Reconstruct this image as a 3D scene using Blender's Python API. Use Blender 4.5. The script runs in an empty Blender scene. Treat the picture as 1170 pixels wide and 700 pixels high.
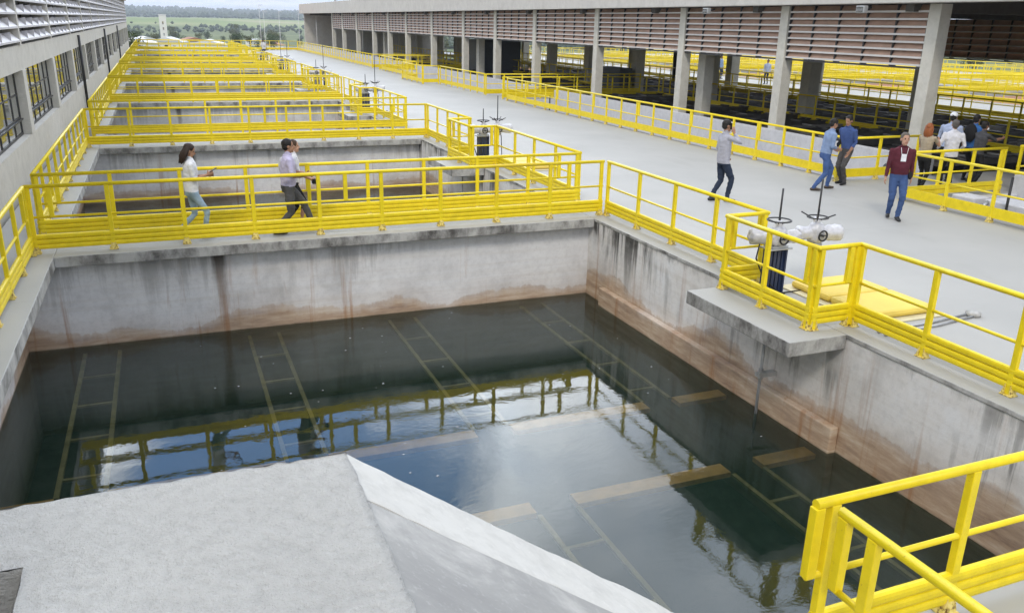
import bpy, bmesh, math, random
from mathutils import Vector, Matrix, noise
random.seed(7)
S = bpy.context.scene
C = S.collection
R = math.radians
V = Vector

# ------------------------------------------------------------------ helpers
class MB:
    """collects shapes, then links them as ONE mesh object"""
    def __init__(s): s.v = []; s.f = []; s.m = []; s.sm = []
    def add(s, vs, fs, mi=0, smooth=False):
        o = len(s.v); s.v += [tuple(v) for v in vs]
        for f in fs: s.f.append([i + o for i in f]); s.m.append(mi); s.sm.append(smooth)
    def box(s, x0, x1, y0, y1, z0, z1, mi=0):
        vs = [(x, y, z) for z in (z0, z1) for y in (y0, y1) for x in (x0, x1)]
        s.add(vs, [(0, 2, 3, 1), (4, 5, 7, 6), (0, 1, 5, 4), (2, 6, 7, 3), (0, 4, 6, 2), (1, 3, 7, 5)], mi)
    def bar(s, p, q, w, h, up=(0, 0, 1), mi=0):
        p = V(p); q = V(q); d = (q - p).normalized(); up = V(up)
        if abs(d.dot(up)) > .98: up = V((0, 1, 0))
        a = d.cross(up).normalized(); b = a.cross(d).normalized()
        vs = []
        for c in (p, q):
            for i, j in ((-1, -1), (1, -1), (1, 1), (-1, 1)): vs.append(c + a * i * w / 2 + b * j * h / 2)
        s.add(vs, [(3, 2, 1, 0), (4, 5, 6, 7), (0, 1, 5, 4), (1, 2, 6, 5), (2, 3, 7, 6), (3, 0, 4, 7)], mi)
    def tube(s, pts, r, n=10, mi=0, smooth=True, caps=True, sx=1.0):
        pts = [V(p) for p in pts]; rs = r if isinstance(r, (list, tuple)) else [r] * len(pts)
        o = len(s.v); a = None
        for i, p in enumerate(pts):
            t = (pts[min(i + 1, len(pts) - 1)] - pts[max(i - 1, 0)]).normalized()
            if a is None:
                a = t.cross(V((0, 0, 1)));
                if a.length < .05: a = t.cross(V((0, 1, 0)))
            else: a = a - t * a.dot(t)
            a.normalize(); b = t.cross(a)
            for k in range(n):
                th = 2 * math.pi * k / n
                s.v.append(tuple(p + (a * math.cos(th) * sx + b * math.sin(th)) * rs[i]))
        for i in range(len(pts) - 1):
            for k in range(n):
                k2 = (k + 1) % n
                s.f.append([o + i * n + k, o + i * n + k2, o + (i + 1) * n + k2, o + (i + 1) * n + k]); s.m.append(mi); s.sm.append(smooth)
        if caps:
            s.f.append([o + k for k in range(n)][::-1]); s.m.append(mi); s.sm.append(False)
            e = o + (len(pts) - 1) * n
            s.f.append([e + k for k in range(n)]); s.m.append(mi); s.sm.append(False)
    def lathe(s, prof, c=(0, 0, 0), n=20, mi=0, axis='Z', smooth=True):
        c = V(c); o = len(s.v)
        for r, z in prof:
            for k in range(n):
                th = 2 * math.pi * k / n; x, y = r * math.cos(th), r * math.sin(th)
                p = {'Z': V((x, y, z)), 'X': V((z, x, y)), 'Y': V((x, z, y))}[axis]
                s.v.append(tuple(c + p))
        for i in range(len(prof) - 1):
            for k in range(n):
                k2 = (k + 1) % n
                s.f.append([o + i * n + k, o + i * n + k2, o + (i + 1) * n + k2, o + (i + 1) * n + k]); s.m.append(mi); s.sm.append(smooth)
    def torus(s, c, Rr, r, axis='Z', n=24, m=8, mi=0):
        pts = []
        for k in range(n + 1):
            th = 2 * math.pi * k / n; x, y = Rr * math.cos(th), Rr * math.sin(th)
            p = {'Z': V((x, y, 0)), 'X': V((0, x, y)), 'Y': V((x, 0, y))}[axis]
            pts.append(V(c) + p)
        s.tube(pts, r, m, mi, True, False)
    def ell(s, c, rx, ry, rz, n=14, m=9, mi=0, rot=None):
        vs = []; fs = []
        for i in range(m + 1):
            ph = math.pi * i / m
            for k in range(n):
                th = 2 * math.pi * k / n
                p = V((rx * math.sin(ph) * math.cos(th), ry * math.sin(ph) * math.sin(th), rz * math.cos(ph)))
                if rot is not None: p = rot @ p
                vs.append(V(c) + p)
        for i in range(m):
            for k in range(n):
                k2 = (k + 1) % n
                fs.append((i * n + k, (i + 1) * n + k, (i + 1) * n + k2, i * n + k2))
        s.add(vs, fs, mi, True)
    def prism(s, poly, a, b, axis='Y', mi=0):
        """extrude a 2D polygon along an axis"""
        def P(u, w, t): return {'Y': (u, t, w), 'X': (t, u, w), 'Z': (u, w, t)}[axis]
        n = len(poly); vs = [P(u, w, a) for u, w in poly] + [P(u, w, b) for u, w in poly]
        fs = [list(range(n)), list(range(2 * n - 1, n - 1, -1))] + [(i, i + n, (i + 1) % n + n, (i + 1) % n) for i in range(n)]
        s.add(vs, fs, mi)
    def mesh(s, name, mats, recalc=True, bevel=0):
        me = bpy.data.meshes.new(name); me.from_pydata(s.v, [], s.f)
        for m in (mats if isinstance(mats, (list, tuple)) else [mats]): me.materials.append(m)
        me.polygons.foreach_set('material_index', s.m); me.polygons.foreach_set('use_smooth', s.sm)
        if recalc or bevel:
            bm = bmesh.new(); bm.from_mesh(me)
            if recalc: bmesh.ops.recalc_face_normals(bm, faces=bm.faces)
            if bevel:
                bmesh.ops.remove_doubles(bm, verts=bm.verts, dist=1e-5)
                es = [e for e in bm.edges if len(e.link_faces) == 2 and e.calc_face_angle(0) > .6]
                bmesh.ops.bevel(bm, geom=es, offset=bevel, segments=2, profile=.5, affect='EDGES', clamp_overlap=True)
            bm.to_mesh(me); bm.free()
        me.update(); return me
    def build(s, name, mats, parent=None, loc=(0, 0, 0), rz=0, recalc=True, bevel=0):
        return link(name, s.mesh(name, mats, recalc, bevel), parent, loc, rz)

def link(name, me, parent=None, loc=(0, 0, 0), rz=0):
    o = bpy.data.objects.new(name, me); C.objects.link(o)
    if parent is not None: o.parent = parent
    o.location = loc; o.rotation_euler = (0, 0, rz); return o
def tag(o, label, cat, group=None, kind=None):
    if label: o['label'] = label
    if cat: o['category'] = cat
    if group: o['group'] = group
    if kind: o['kind'] = kind
    return o
def thing(name, label, cat, loc=(0, 0, 0), rz=0, group=None):
    return tag(link(name, None, None, loc, rz), label, cat, group)
def struct(o, label=None): return tag(o, label, None, None, 'structure')

# ------------------------------------------------------------------ materials
def node_mat(name):
    m = bpy.data.materials.new(name); m.use_nodes = True
    nt = m.node_tree; b = nt.nodes['Principled BSDF']; return m, nt, b
def N(nt, t, **kw):
    n = nt.nodes.new(t)
    for k, v in kw.items():
        if k in n.inputs: n.inputs[k].default_value = v
        else: setattr(n, k, v)
    return n
def ramp(nt, fac, stops):
    r = nt.nodes.new('ShaderNodeValToRGB'); nt.links.new(fac, r.inputs[0])
    e = r.color_ramp.elements
    while len(e) < len(stops): e.new(.5)
    for i, (p, c) in enumerate(stops):
        e[i].position = p; e[i].color = c if len(c) == 4 else (*c, 1)
    return r.outputs[0]
def mixc(nt, f, a, b, bt='MIX'):
    n = nt.nodes.new('ShaderNodeMix'); n.data_type = 'RGBA'; n.blend_type = bt
    for i, x in ((0, f), (6, a), (7, b)):
        if hasattr(x, 'is_linked') or hasattr(x, 'links'): nt.links.new(x, n.inputs[i])
        elif i == 0: n.inputs[0].default_value = x
        else: n.inputs[i].default_value = (*x, 1)
    return n.outputs[2]
def math_(nt, op, a, b=None, clamp=False):
    n = nt.nodes.new('ShaderNodeMath'); n.operation = op; n.use_clamp = clamp
    for i, x in enumerate((a, b)):
        if x is None: continue
        if hasattr(x, 'links'): nt.links.new(x, n.inputs[i])
        else: n.inputs[i].default_value = x
    return n.outputs[0]
def noise_(nt, vec, scale, detail=4, rough=.55, sc=None, dist=0):
    if sc is not None:
        mp = nt.nodes.new('ShaderNodeMapping'); mp.inputs['Scale'].default_value = sc
        nt.links.new(vec, mp.inputs['Vector']); vec = mp.outputs[0]
    n = N(nt, 'ShaderNodeTexNoise', Scale=scale, Detail=detail, Roughness=rough, Distortion=dist)
    nt.links.new(vec, n.inputs['Vector']); return n.outputs['Fac']
def pos(nt): return nt.nodes.new('ShaderNodeNewGeometry').outputs['Position']
def bump(nt, b, h, strength=.3, dist=.02):
    n = N(nt, 'ShaderNodeBump', Strength=strength, Distance=dist); nt.links.new(h, n.inputs['Height']); nt.links.new(n.outputs[0], b.inputs['Normal'])

def plain(name, col, rough=.6, var=.12, scale=6, metal=0, spec=.5):
    m, nt, b = node_mat(name)
    p = nt.nodes.new('ShaderNodeTexCoord').outputs['Object']
    n = noise_(nt, p, scale)
    c = ramp(nt, n, [(.3, [x * (1 - var) for x in col]), (.7, [min(1, x * (1 + var)) for x in col])])
    nt.links.new(c, b.inputs['Base Color']); b.inputs['Roughness'].default_value = rough
    b.inputs['Metallic'].default_value = metal; b.inputs['Specular IOR Level'].default_value = spec
    return m

def deck_mat():
    m, nt, b = node_mat('painted_deck'); p = pos(nt)
    n1 = noise_(nt, p, .35, 6, .6); n2 = noise_(nt, p, 5, 5, .65); n3 = noise_(nt, p, 60, 2)
    c = ramp(nt, n1, [(.3, (.345, .342, .325)), (.7, (.405, .400, .378))])
    c = mixc(nt, math_(nt, 'MULTIPLY', ramp(nt, n2, [(.55, (0, 0, 0)), (.78, (1, 1, 1))]), .25), c, (.34, .34, .32))
    st = noise_(nt, p, 1.2, 6, .7, (1, .25, 1))
    c = mixc(nt, math_(nt, 'MULTIPLY', ramp(nt, st, [(.56, (0, 0, 0)), (.72, (1, 1, 1))]), .38), c, (.30, .29, .265))
    sy = nt.nodes.new('ShaderNodeSeparateXYZ'); nt.links.new(p, sy.inputs[0])
    jt = math_(nt, 'PINGPONG', math_(nt, 'ADD', sy.outputs[1], 1.1), 3.375)
    jt = math_(nt, 'LESS_THAN', jt, .007)
    c = mixc(nt, math_(nt, 'MULTIPLY', jt, .35), c, (.22, .22, .21))
    dk = noise_(nt, p, 2.3, 7, .75)
    c = mixc(nt, math_(nt, 'MULTIPLY', ramp(nt, dk, [(.62, (0, 0, 0)), (.70, (1, 1, 1))]), .3), c, (.27, .26, .235))
    nt.links.new(c, b.inputs['Base Color']); b.inputs['Roughness'].default_value = .62; b.inputs['Specular IOR Level'].default_value = .3
    bump(nt, b, n3, .12, .004); return m

def tank_mat(name, base, rust_top, mould, streak_x=None):
    """stained basin concrete: black mould below the top edge, drips, rust-brown tide band above the water"""
    m, nt, b = node_mat(name); p = pos(nt)
    sp = nt.nodes.new('ShaderNodeSeparateXYZ'); nt.links.new(p, sp.inputs[0]); z = sp.outputs[2]
    mul = lambda a, q: math_(nt, 'MULTIPLY', a, q)
    n1 = noise_(nt, p, .8, 7, .66); n2 = noise_(nt, p, 11, 6, .72); n3 = noise_(nt, p, 45, 4, .7)
    c = ramp(nt, n1, [(.34, [x * .74 for x in base]), (.5, base), (.64, [min(.75, x * 1.15) for x in base])])
    c = mixc(nt, mul(ramp(nt, n2, [(.48, (0, 0, 0)), (.72, (1, 1, 1))]), .38), c, [x * .62 for x in base])
    c = mixc(nt, mul(ramp(nt, n3, [(.6, (0, 0, 0)), (.72, (1, 1, 1))]), .3), c, [min(.8, x * 1.3) for x in base])
    hb = noise_(nt, p, 1.0, 5, .68, (.22, .22, 8))                          # board marks of the formwork
    c = mixc(nt, mul(ramp(nt, hb, [(.46, (0, 0, 0)), (.66, (1, 1, 1))]), .24), c, (.48, .43, .36))
    # rust tide band with a ragged, crisp upper line
    wob = math_(nt, 'ADD', mul(noise_(nt, p, .55, 3, .5, (1, 1, .3)), 1.3), mul(noise_(nt, p, 6, 5, .7, (1, 1, .5)), .28))
    zz = math_(nt, 'SUBTRACT', math_(nt, 'SUBTRACT', z, rust_top - .82), wob)                 # 0 at the ragged line
    t = ramp(nt, math_(nt, 'ADD', mul(zz, .8), .5, True), [(0, (1, 1, 1)), (.34, (.95, .95, .95)), (.47, (.62, .62, .62)), (.50, (.22, .22, .22)), (.8, (0, 0, 0))])
    rn = noise_(nt, p, 2.2, 7, .72, (.5, .5, 3.5))
    rust = ramp(nt, rn, [(.30, (.20, .11, .055)), (.48, (.37, .235, .13)), (.62, (.49, .36, .235)), (.74, (.58, .51, .42))])
    c = mixc(nt, mul(t, .88), c, rust)
    rv = noise_(nt, V_off(nt, p, (7, 3, 0)), 1.0, 6, .7, (3.2, 3.2, .18), .3)     # rust runs
    c = mixc(nt, mul(mul(ramp(nt, rv, [(.57, (0, 0, 0)), (.66, (1, 1, 1))]), math_(nt, 'ADD', mul(z, -.55), .1, True)), .7), c, (.33, .165, .075))
    # mould: black, ragged, from the top edge down
    big = ramp(nt, noise_(nt, V_off(nt, p, (3, 11, 0)), .38, 4, .6), [(.43, (0, 0, 0)), (.54, (1, 1, 1))])
    dr = noise_(nt, V_off(nt, p, (31, 17, 3)), 1.0, 8, .74, (2.6, 2.6, .2), .5)
    top = math_(nt, 'ADD', mul(z, .75), 1.12, True)
    dm = mul(ramp(nt, math_(nt, 'ADD', dr, mul(math_(nt, 'SUBTRACT', top, .55), .16)), [(.51, (0, 0, 0)), (.60, (1, 1, 1))]), mul(top, big))
    c = mixc(nt, mul(dm, mould), c, ramp(nt, n2, [(.3, (.035, .033, .03)), (.7, (.13, .125, .115))]))
    edge = ramp(nt, math_(nt, 'ADD', mul(z, 2.6), math_(nt, 'ADD', mul(dr, 2.2), -.25), True), [(.52, (0, 0, 0)), (.8, (1, 1, 1))])
    c = mixc(nt, mul(mul(edge, ramp(nt, n1, [(.42, (.15, .15, .15)), (.6, (1, 1, 1))])), mould * .6), c, (.12, .115, .105))
    if streak_x is not None:                                               # one long dark run below a leak
        sx_ = math_(nt, 'ADD', math_(nt, 'ABSOLUTE', math_(nt, 'SUBTRACT', math_(nt, 'ADD', sp.outputs[0], mul(noise_(nt, p, 2, 3), .12)), streak_x + .06)), mul(noise_(nt, p, 5, 5, .7, (1, 1, .2)), .10))
        sx_ = math_(nt, 'ADD', sx_, mul(z, -.075))
        sm = mul(ramp(nt, sx_, [(.14, (1, 1, 1)), (.24, (0, 0, 0))]), math_(nt, 'ADD', mul(z, 1.0), 1.25, True))
        c = mixc(nt, mul(sm, .92), c, (.055, .045, .035))
        sr = mul(ramp(nt, sx_, [(.15, (1, 1, 1)), (.20, (0, 0, 0))]), math_(nt, 'ADD', mul(z, -.9), -.3, True))
        c = mixc(nt, mul(sr, .45), c, (.27, .15, .08))
    wet = ramp(nt, math_(nt, 'ADD', z, math_(nt, 'ADD', mul(n2, .06), 1.97), True), [(.30, (1, 1, 1)), (.38, (0, 0, 0))])
    c = mixc(nt, mul(wet, .8), c, (.07, .06, .035))
    nt.links.new(c, b.inputs['Base Color']); b.inputs['Roughness'].default_value = .85; b.inputs['Specular IOR Level'].default_value = .25
    bump(nt, b, math_(nt, 'ADD', n2, mul(n3, .4)), .35, .012); return m
def V_off(nt, p, o):
    n = nt.nodes.new('ShaderNodeVectorMath'); n.operation = 'ADD'; n.inputs[1].default_value = o; nt.links.new(p, n.inputs[0]); return n.outputs[0]

def edge_mat():
    """slab edge: grey concrete blotched with black mould"""
    m, nt, b = node_mat('mouldy_slab_edge'); p = pos(nt)
    n1 = noise_(nt, p, 2.2, 6, .7, (1, 1, .6)); n2 = noise_(nt, p, 14, 4, .7)
    c = ramp(nt, n1, [(.34, (.06, .056, .05)), (.45, (.26, .255, .24)), (.6, (.52, .515, .49))])
    c = mixc(nt, math_(nt, 'MULTIPLY', n2, .4), c, (.2, .19, .18))
    nt.links.new(c, b.inputs['Base Color']); b.inputs['Roughness'].default_value = .9; bump(nt, b, n2, .3, .01); return m

def rough_concrete(name, lo, hi, scale=18, bs=.8, bd=.02):
    m, nt, b = node_mat(name); p = pos(nt)
    n1 = noise_(nt, p, 1.3, 5, .6); n2 = noise_(nt, p, scale, 6, .72); n3 = noise_(nt, p, scale * 3, 3, .7)
    c = ramp(nt, n1, [(.3, lo), (.7, hi)])
    c = mixc(nt, math_(nt, 'MULTIPLY', ramp(nt, n2, [(.3, (1, 1, 1)), (.55, (0, 0, 0))]), .45), c, [x * .72 for x in lo])
    c = mixc(nt, math_(nt, 'MULTIPLY', ramp(nt, n3, [(.58, (0, 0, 0)), (.75, (1, 1, 1))]), .4), c, [min(.8, x * 1.2) for x in hi])
    nt.links.new(c, b.inputs['Base Color']); b.inputs['Roughness'].default_value = .9; b.inputs['Specular IOR Level'].default_value = .2
    bump(nt, b, math_(nt, 'ADD', n2, math_(nt, 'MULTIPLY', n3, .4)), bs, bd); return m

def ramp_mat():
    m, nt, b = node_mat('dusty_smooth_concrete'); p = pos(nt)
    n1 = noise_(nt, p, 1.6, 6, .65, None, .6); n2 = noise_(nt, p, 30, 4, .7)
    c = ramp(nt, n1, [(.36, (.25, .247, .24)), (.52, (.30, .297, .285)), (.66, (.43, .42, .40))])
    c = mixc(nt, math_(nt, 'MULTIPLY', ramp(nt, n2, [(.55, (0, 0, 0)), (.7, (1, 1, 1))]), .2), c, (.6, .59, .58))
    nt.links.new(c, b.inputs['Base Color']); b.inputs['Roughness'].default_value = .8; bump(nt, b, n2, .15, .005); return m

def yellow_mat(name='yellow_paint', col=(.83, .65, .012), faded=(.62, .36, .05), amt=.5):
    m, nt, b = node_mat(name); p = pos(nt)
    n = noise_(nt, p, .22, 3, .5); n2 = noise_(nt, p, 7, 4, .6); n3 = noise_(nt, p, 40, 3, .7)
    c = ramp(nt, n2, [(.3, [x * .9 for x in col]), (.7, [min(1, x * 1.06) for x in col])])
    c = mixc(nt, math_(nt, 'MULTIPLY', ramp(nt, n, [(.64, (0, 0, 0)), (.74, (1, 1, 1))]), amt), c, faded)
    c = mixc(nt, math_(nt, 'MULTIPLY', ramp(nt, n3, [(.64, (0, 0, 0)), (.73, (1, 1, 1))]), .55), c, (.30, .20, .05))
    gr = noise_(nt, p, 3.5, 6, .72, (1, 1, .5))
    c = mixc(nt, math_(nt, 'MULTIPLY', ramp(nt, gr, [(.52, (0, 0, 0)), (.68, (1, 1, 1))]), .35), c, [q * .68 for q in col])
    nt.links.new(c, b.inputs['Base Color']); b.inputs['Roughness'].default_value = .42; b.inputs['Specular IOR Level'].default_value = .4
    return m
def foot_mat():
    m, nt, b = node_mat('worn_yellow_foot'); p = pos(nt); n = noise_(nt, p, 28, 4, .7)
    c = ramp(nt, n, [(.38, (.20, .12, .05)), (.5, (.72, .57, .13)), (.7, (.75, .62, .28))])
    nt.links.new(c, b.inputs['Base Color']); b.inputs['Roughness'].default_value = .6; return m

def water_mat():
    m, nt, b = node_mat('tank_water'); nt.nodes.remove(b); out = nt.nodes['Material Output']; p = pos(nt)
    fr = N(nt, 'ShaderNodeFresnel', IOR=1.5)
    gl = N(nt, 'ShaderNodeBsdfGlossy', Roughness=.015); gl.inputs['Color'].default_value = (.96, .98, 1, 1)
    tr = nt.nodes.new('ShaderNodeBsdfTransparent'); tr.inputs['Color'].default_value = (.76, .82, .70, 1)
    n1 = noise_(nt, p, 2.6, 3, .5, (1, 1.25, 1)); n2 = noise_(nt, p, 11, 3, .6, (1, 1.4, 1), .4)
    patch = ramp(nt, noise_(nt, p, .45, 3, .5), [(.42, (.15, .15, .15)), (.62, (1, 1, 1))])
    h = math_(nt, 'ADD', math_(nt, 'MULTIPLY', n1, .8), math_(nt, 'MULTIPLY', math_(nt, 'MULTIPLY', n2, .5), patch))
    bp = N(nt, 'ShaderNodeBump', Strength=.15, Distance=.013); nt.links.new(h, bp.inputs['Height'])
    nt.links.new(bp.outputs[0], gl.inputs['Normal']); nt.links.new(bp.outputs[0], fr.inputs['Normal'])
    mx = nt.nodes.new('ShaderNodeMixShader'); nt.links.new(fr.outputs[0], mx.inputs[0]); nt.links.new(tr.outputs[0], mx.inputs[1]); nt.links.new(gl.outputs[0], mx.inputs[2])
    # slight suspended silt gives the water its own dull green body
    df = N(nt, 'ShaderNodeBsdfDiffuse'); df.inputs['Color'].default_value = (.04, .10, .07, 1)
    mx2 = nt.nodes.new('ShaderNodeMixShader'); mx2.inputs[0].default_value = .22
    mxt = nt.nodes.new('ShaderNodeMixShader'); mxt.inputs[0].default_value = .13
    nt.links.new(tr.outputs[0], mxt.inputs[1]); nt.links.new(df.outputs[0], mxt.inputs[2]); nt.links.new(mxt.outputs[0], mx.inputs[1])
    nt.links.new(mx.outputs[0], out.inputs['Surface']); return m

def glass_mat():
    m, nt, b = node_mat('window_glass'); b.inputs['Base Color'].default_value = (.42, .43, .42, 1); b.inputs['Metallic'].default_value = .75
    b.inputs['Roughness'].default_value = .03
    p = nt.nodes.new('ShaderNodeTexCoord').outputs['Object']; bump(nt, b, noise_(nt, p, 1.5, 2), .08, .01); return m

def leaf_mat(name, lo, hi):
    m, nt, b = node_mat(name); oi = nt.nodes.new('ShaderNodeNewGeometry').outputs['Random Per Island']
    c = ramp(nt, oi, [(0, lo), (1, hi)]); nt.links.new(c, b.inputs['Base Color']); b.inputs['Roughness'].default_value = .7; b.inputs['Specular IOR Level'].default_value = .2; return m

M = {}
M['deck'] = deck_mat(); M['tank'] = tank_mat('stained_tank_concrete', (.68, .675, .68), -1.34, .42, .62); M['tank_side'] = tank_mat('mouldy_side_wall_concrete', (.72, .70, .675), -1.0, 1.0); M['edge'] = edge_mat()
M['yellow'] = yellow_mat(); M['foot'] = foot_mat(); M['water'] = water_mat(); M['glass'] = glass_mat()
M['yellow_toe'] = yellow_mat('yellow_toe_paint', (.80, .62, .01), (.60, .33, .04), .75)
M['slab'] = rough_concrete('rough_landing_concrete', (.47, .463, .44), (.55, .543, .515), 20, 1.0, .03)
M['curb'] = rough_concrete('troweled_curb', (.51, .50, .47), (.57, .56, .53), 9, .18, .006)
M['ramp'] = ramp_mat()
M['beige'] = rough_concrete('beige_render', (.55, .53, .485), (.60, .58, .535), 3, .1, .004)
M['col'] = rough_concrete('column_concrete', (.53, .515, .465), (.59, .575, .525), 4, .15, .005)
M['fascia'] = rough_concrete('fascia_concrete', (.50, .485, .46), (.56, .545, .515), 3, .12, .005)
M['gallery'] = rough_concrete('pale_gallery_wall', (.54, .54, .56), (.61, .61, .63), 6, .15, .006)
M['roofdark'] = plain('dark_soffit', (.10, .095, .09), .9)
M['louver'] = plain('terracotta_louver_slat', (.35, .225, .165), .6, .14, 3)
M['louver_lip'] = plain('pale_louver_lip', (.60, .58, .57), .5, .05)
M['louver_white'] = plain('white_louver_slat', (.62, .61, .64), .5, .06, 3)
M['dark'] = plain('dark_steel', (.03, .03, .033), .5, .2)
M['plank'] = plain('dark_trough_steel', (.085, .08, .075), .55, .45, 2)
M['plank2'] = plain('grey_trough_steel', (.27, .26, .245), .6, .3, 2)
M['navy'] = plain('navy_pedestal_paint', (.022, .035, .085), .4, .15)
M['white'] = plain('white_wrapped_housing', (.52, .52, .55), .3, .16, 14)
M['black'] = plain('black_rubber', (.012, .012, .013), .5, .1)
M['galv'] = plain('galvanised_steel', (.42, .43, .44), .4, .15, 8, .5)
M['hatch'] = plain('yellow_hatch_cover', (.74, .55, .10), .6, .08, 2)
M['hatch_rim'] = plain('pale_hatch_rim', (.62, .56, .36), .6, .08)
M['tan'] = plain('tan_submerged_beam', (.52, .27, .085), .8, .25, 4)
M['timber'] = plain('submerged_rail', (.22, .16, .07), .8, .3, 5)
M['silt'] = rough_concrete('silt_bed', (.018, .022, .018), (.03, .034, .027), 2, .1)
M['lightpole'] = plain('pale_pole_paint', (.55, .56, .57), .5)
M['bark'] = plain('bark', (.10, .075, .05), .9, .3, 4)
M['leaf'] = leaf_mat('tree_leaves', (.03, .055, .018), (.085, .12, .04))
M['leaf2'] = leaf_mat('dry_tree_leaves', (.06, .075, .03), (.14, .15, .06))
M['house'] = plain('white_house_wall', (.70, .69, .67), .7, .05)
M['tile'] = plain('clay_roof', (.34, .17, .11), .8, .15)
M['palerf'] = plain('pale_metal_roof', (.6, .6, .62), .5, .08)
M['cabinet'] = plain('slate_cabinet_paint', (.05, .06, .075), .5, .1)

# ------------------------------------------------------------------ camera (solved from the photograph)
yaw, pit, rol, foc = 0.392005400, 0.325559452, 0.0220281322, 954.36038
fw = V((math.sin(yaw) * math.cos(pit), math.cos(yaw) * math.cos(pit), -math.sin(pit)))
r0 = V((math.cos(yaw), -math.sin(yaw), 0)); u0 = r0.cross(fw)
rr = math.cos(rol) * r0 + math.sin(rol) * u0; uu = -math.sin(rol) * r0 + math.cos(rol) * u0
cam = bpy.data.cameras.new('camera'); co = bpy.data.objects.new('camera', cam); C.objects.link(co)
co.matrix_world = Matrix(((rr.x, uu.x, -fw.x, 0), (rr.y, uu.y, -fw.y, 0), (rr.z, uu.z, -fw.z, 3.7), (0, 0, 0, 1)))
cam.sensor_width = 36; cam.sensor_fit = 'HORIZONTAL'; cam.lens = foc / 1170 * 36; cam.clip_end = 20000; cam.clip_start = .05
S.camera = co

# ------------------------------------------------------------------ light
SUN_EL, SUN_AZ = R(44), R(214)          # azimuth clockwise from +Y: behind the camera, to the left
w = bpy.data.worlds.new('World'); S.world = w; w.use_nodes = True; nt = w.node_tree
bg = nt.nodes['Background']
sky = nt.nodes.new('ShaderNodeTexSky'); sky.sky_type = 'NISHITA'; sky.sun_disc = False
sky.sun_elevation = SUN_EL; sky.sun_rotation = SUN_AZ; sky.air_density = 1.2; sky.dust_density = 1.0; sky.ozone_density = 1.4
tc = nt.nodes.new('ShaderNodeTexCoord').outputs['Generated']
sx = nt.nodes.new('ShaderNodeSeparateXYZ'); nt.links.new(tc, sx.inputs[0])
zc = math_(nt, 'MAXIMUM', math_(nt, 'ADD', sx.outputs[2], .12), .05)
cb = nt.nodes.new('ShaderNodeCombineXYZ')
nt.links.new(math_(nt, 'DIVIDE', sx.outputs[0], zc), cb.inputs[0]); nt.links.new(math_(nt, 'DIVIDE', sx.outputs[1], zc), cb.inputs[1]); cb.inputs[2].default_value = CLOUD_SEED = 3.1
cn = noise_(nt, cb.outputs[0], .9, 7, .58, None, .35)
mask = ramp(nt, cn, [(.35, (0, 0, 0)), (.44, (.7, .7, .7)), (.54, (1, 1, 1))])
hz = ramp(nt, sx.outputs[2], [(.05, (1, 1, 1)), (.32, (0, 0, 0))])
# a ragged blue hole in the cloud, north-north-west
dh = nt.nodes.new('ShaderNodeVectorMath'); dh.operation = 'DOT_PRODUCT'; nt.links.new(tc, dh.inputs[0]); dh.inputs[1].default_value = (.06, .862, .503)
hole = ramp(nt, math_(nt, 'ADD', dh.outputs['Value'], math_(nt, 'MULTIPLY', math_(nt, 'SUBTRACT', cn, .5), -.22)), [(.966, (1, 1, 1)), (.989, (.08, .08, .08))])
mask = math_(nt, 'MULTIPLY', mask, hole)

cn2 = noise_(nt, cb.outputs[0], 2.4, 5, .6)
ccol = ramp(nt, cn2, [(.3, (8.0, 9.2, 11.2)), (.65, (15.2, 15.4, 15.8))])
# a sunlit bank of cloud stands ahead, over the hall
dt = nt.nodes.new('ShaderNodeVectorMath'); dt.operation = 'DOT_PRODUCT'; nt.links.new(tc, dt.inputs[0]); dt.inputs[1].default_value = (.12, .90, .42)
bank = ramp(nt, dt.outputs['Value'], [(.55, (1, 1, 1)), (.93, (1.9, 1.9, 1.9)), (.985, (3.6, 3.6, 3.5))])
ccol = mixc(nt, 1.0, ccol, bank, 'MULTIPLY')
dt2 = nt.nodes.new('ShaderNodeVectorMath'); dt2.operation = 'DOT_PRODUCT'; nt.links.new(tc, dt2.inputs[0]); dt2.inputs[1].default_value = (.42, .72, .55)
ccol = mixc(nt, 1.0, ccol, ramp(nt, dt2.outputs['Value'], [(.86, (1, 1, 1)), (.97, (1.45, 1.45, 1.45))]), 'MULTIPLY')
skb = mixc(nt, hole, (3.6, 8.6, 19), sky.outputs[0])      # deep clear blue inside the hole
skc = mixc(nt, mask, skb, ccol)
skc = mixc(nt, math_(nt, 'MULTIPLY', hz, .85), skc, ramp(nt, cn2, [(.4, (6.9, 7.8, 8.9)), (.6, (9.0, 9.2, 9.4))]))
nt.links.new(skc, bg.inputs[0]); bg.inputs[1].default_value = .12
sl = bpy.data.lights.new('sun', 'SUN'); so = bpy.data.objects.new('sun', sl); C.objects.link(so)
sl.energy = 1.4; sl.angle = R(11); sl.color = (1, .93, .82)
sd = V((math.sin(SUN_AZ) * math.cos(SUN_EL), math.cos(SUN_AZ) * math.cos(SUN_EL), math.sin(SUN_EL)))
so.rotation_euler = sd.to_track_quat('Z', 'Y').to_euler()
S.view_settings.view_transform = 'Standard'; S.view_settings.look = 'None'; S.view_settings.gamma = 1; S.view_settings.exposure = EXPO = .02
S.view_settings.use_curve_mapping = False
S.cycles.max_bounces = 8; S.cycles.transparent_max_bounces = 12; S.cycles.use_denoising = True
S.cycles.sample_clamp_indirect = 6

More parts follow.
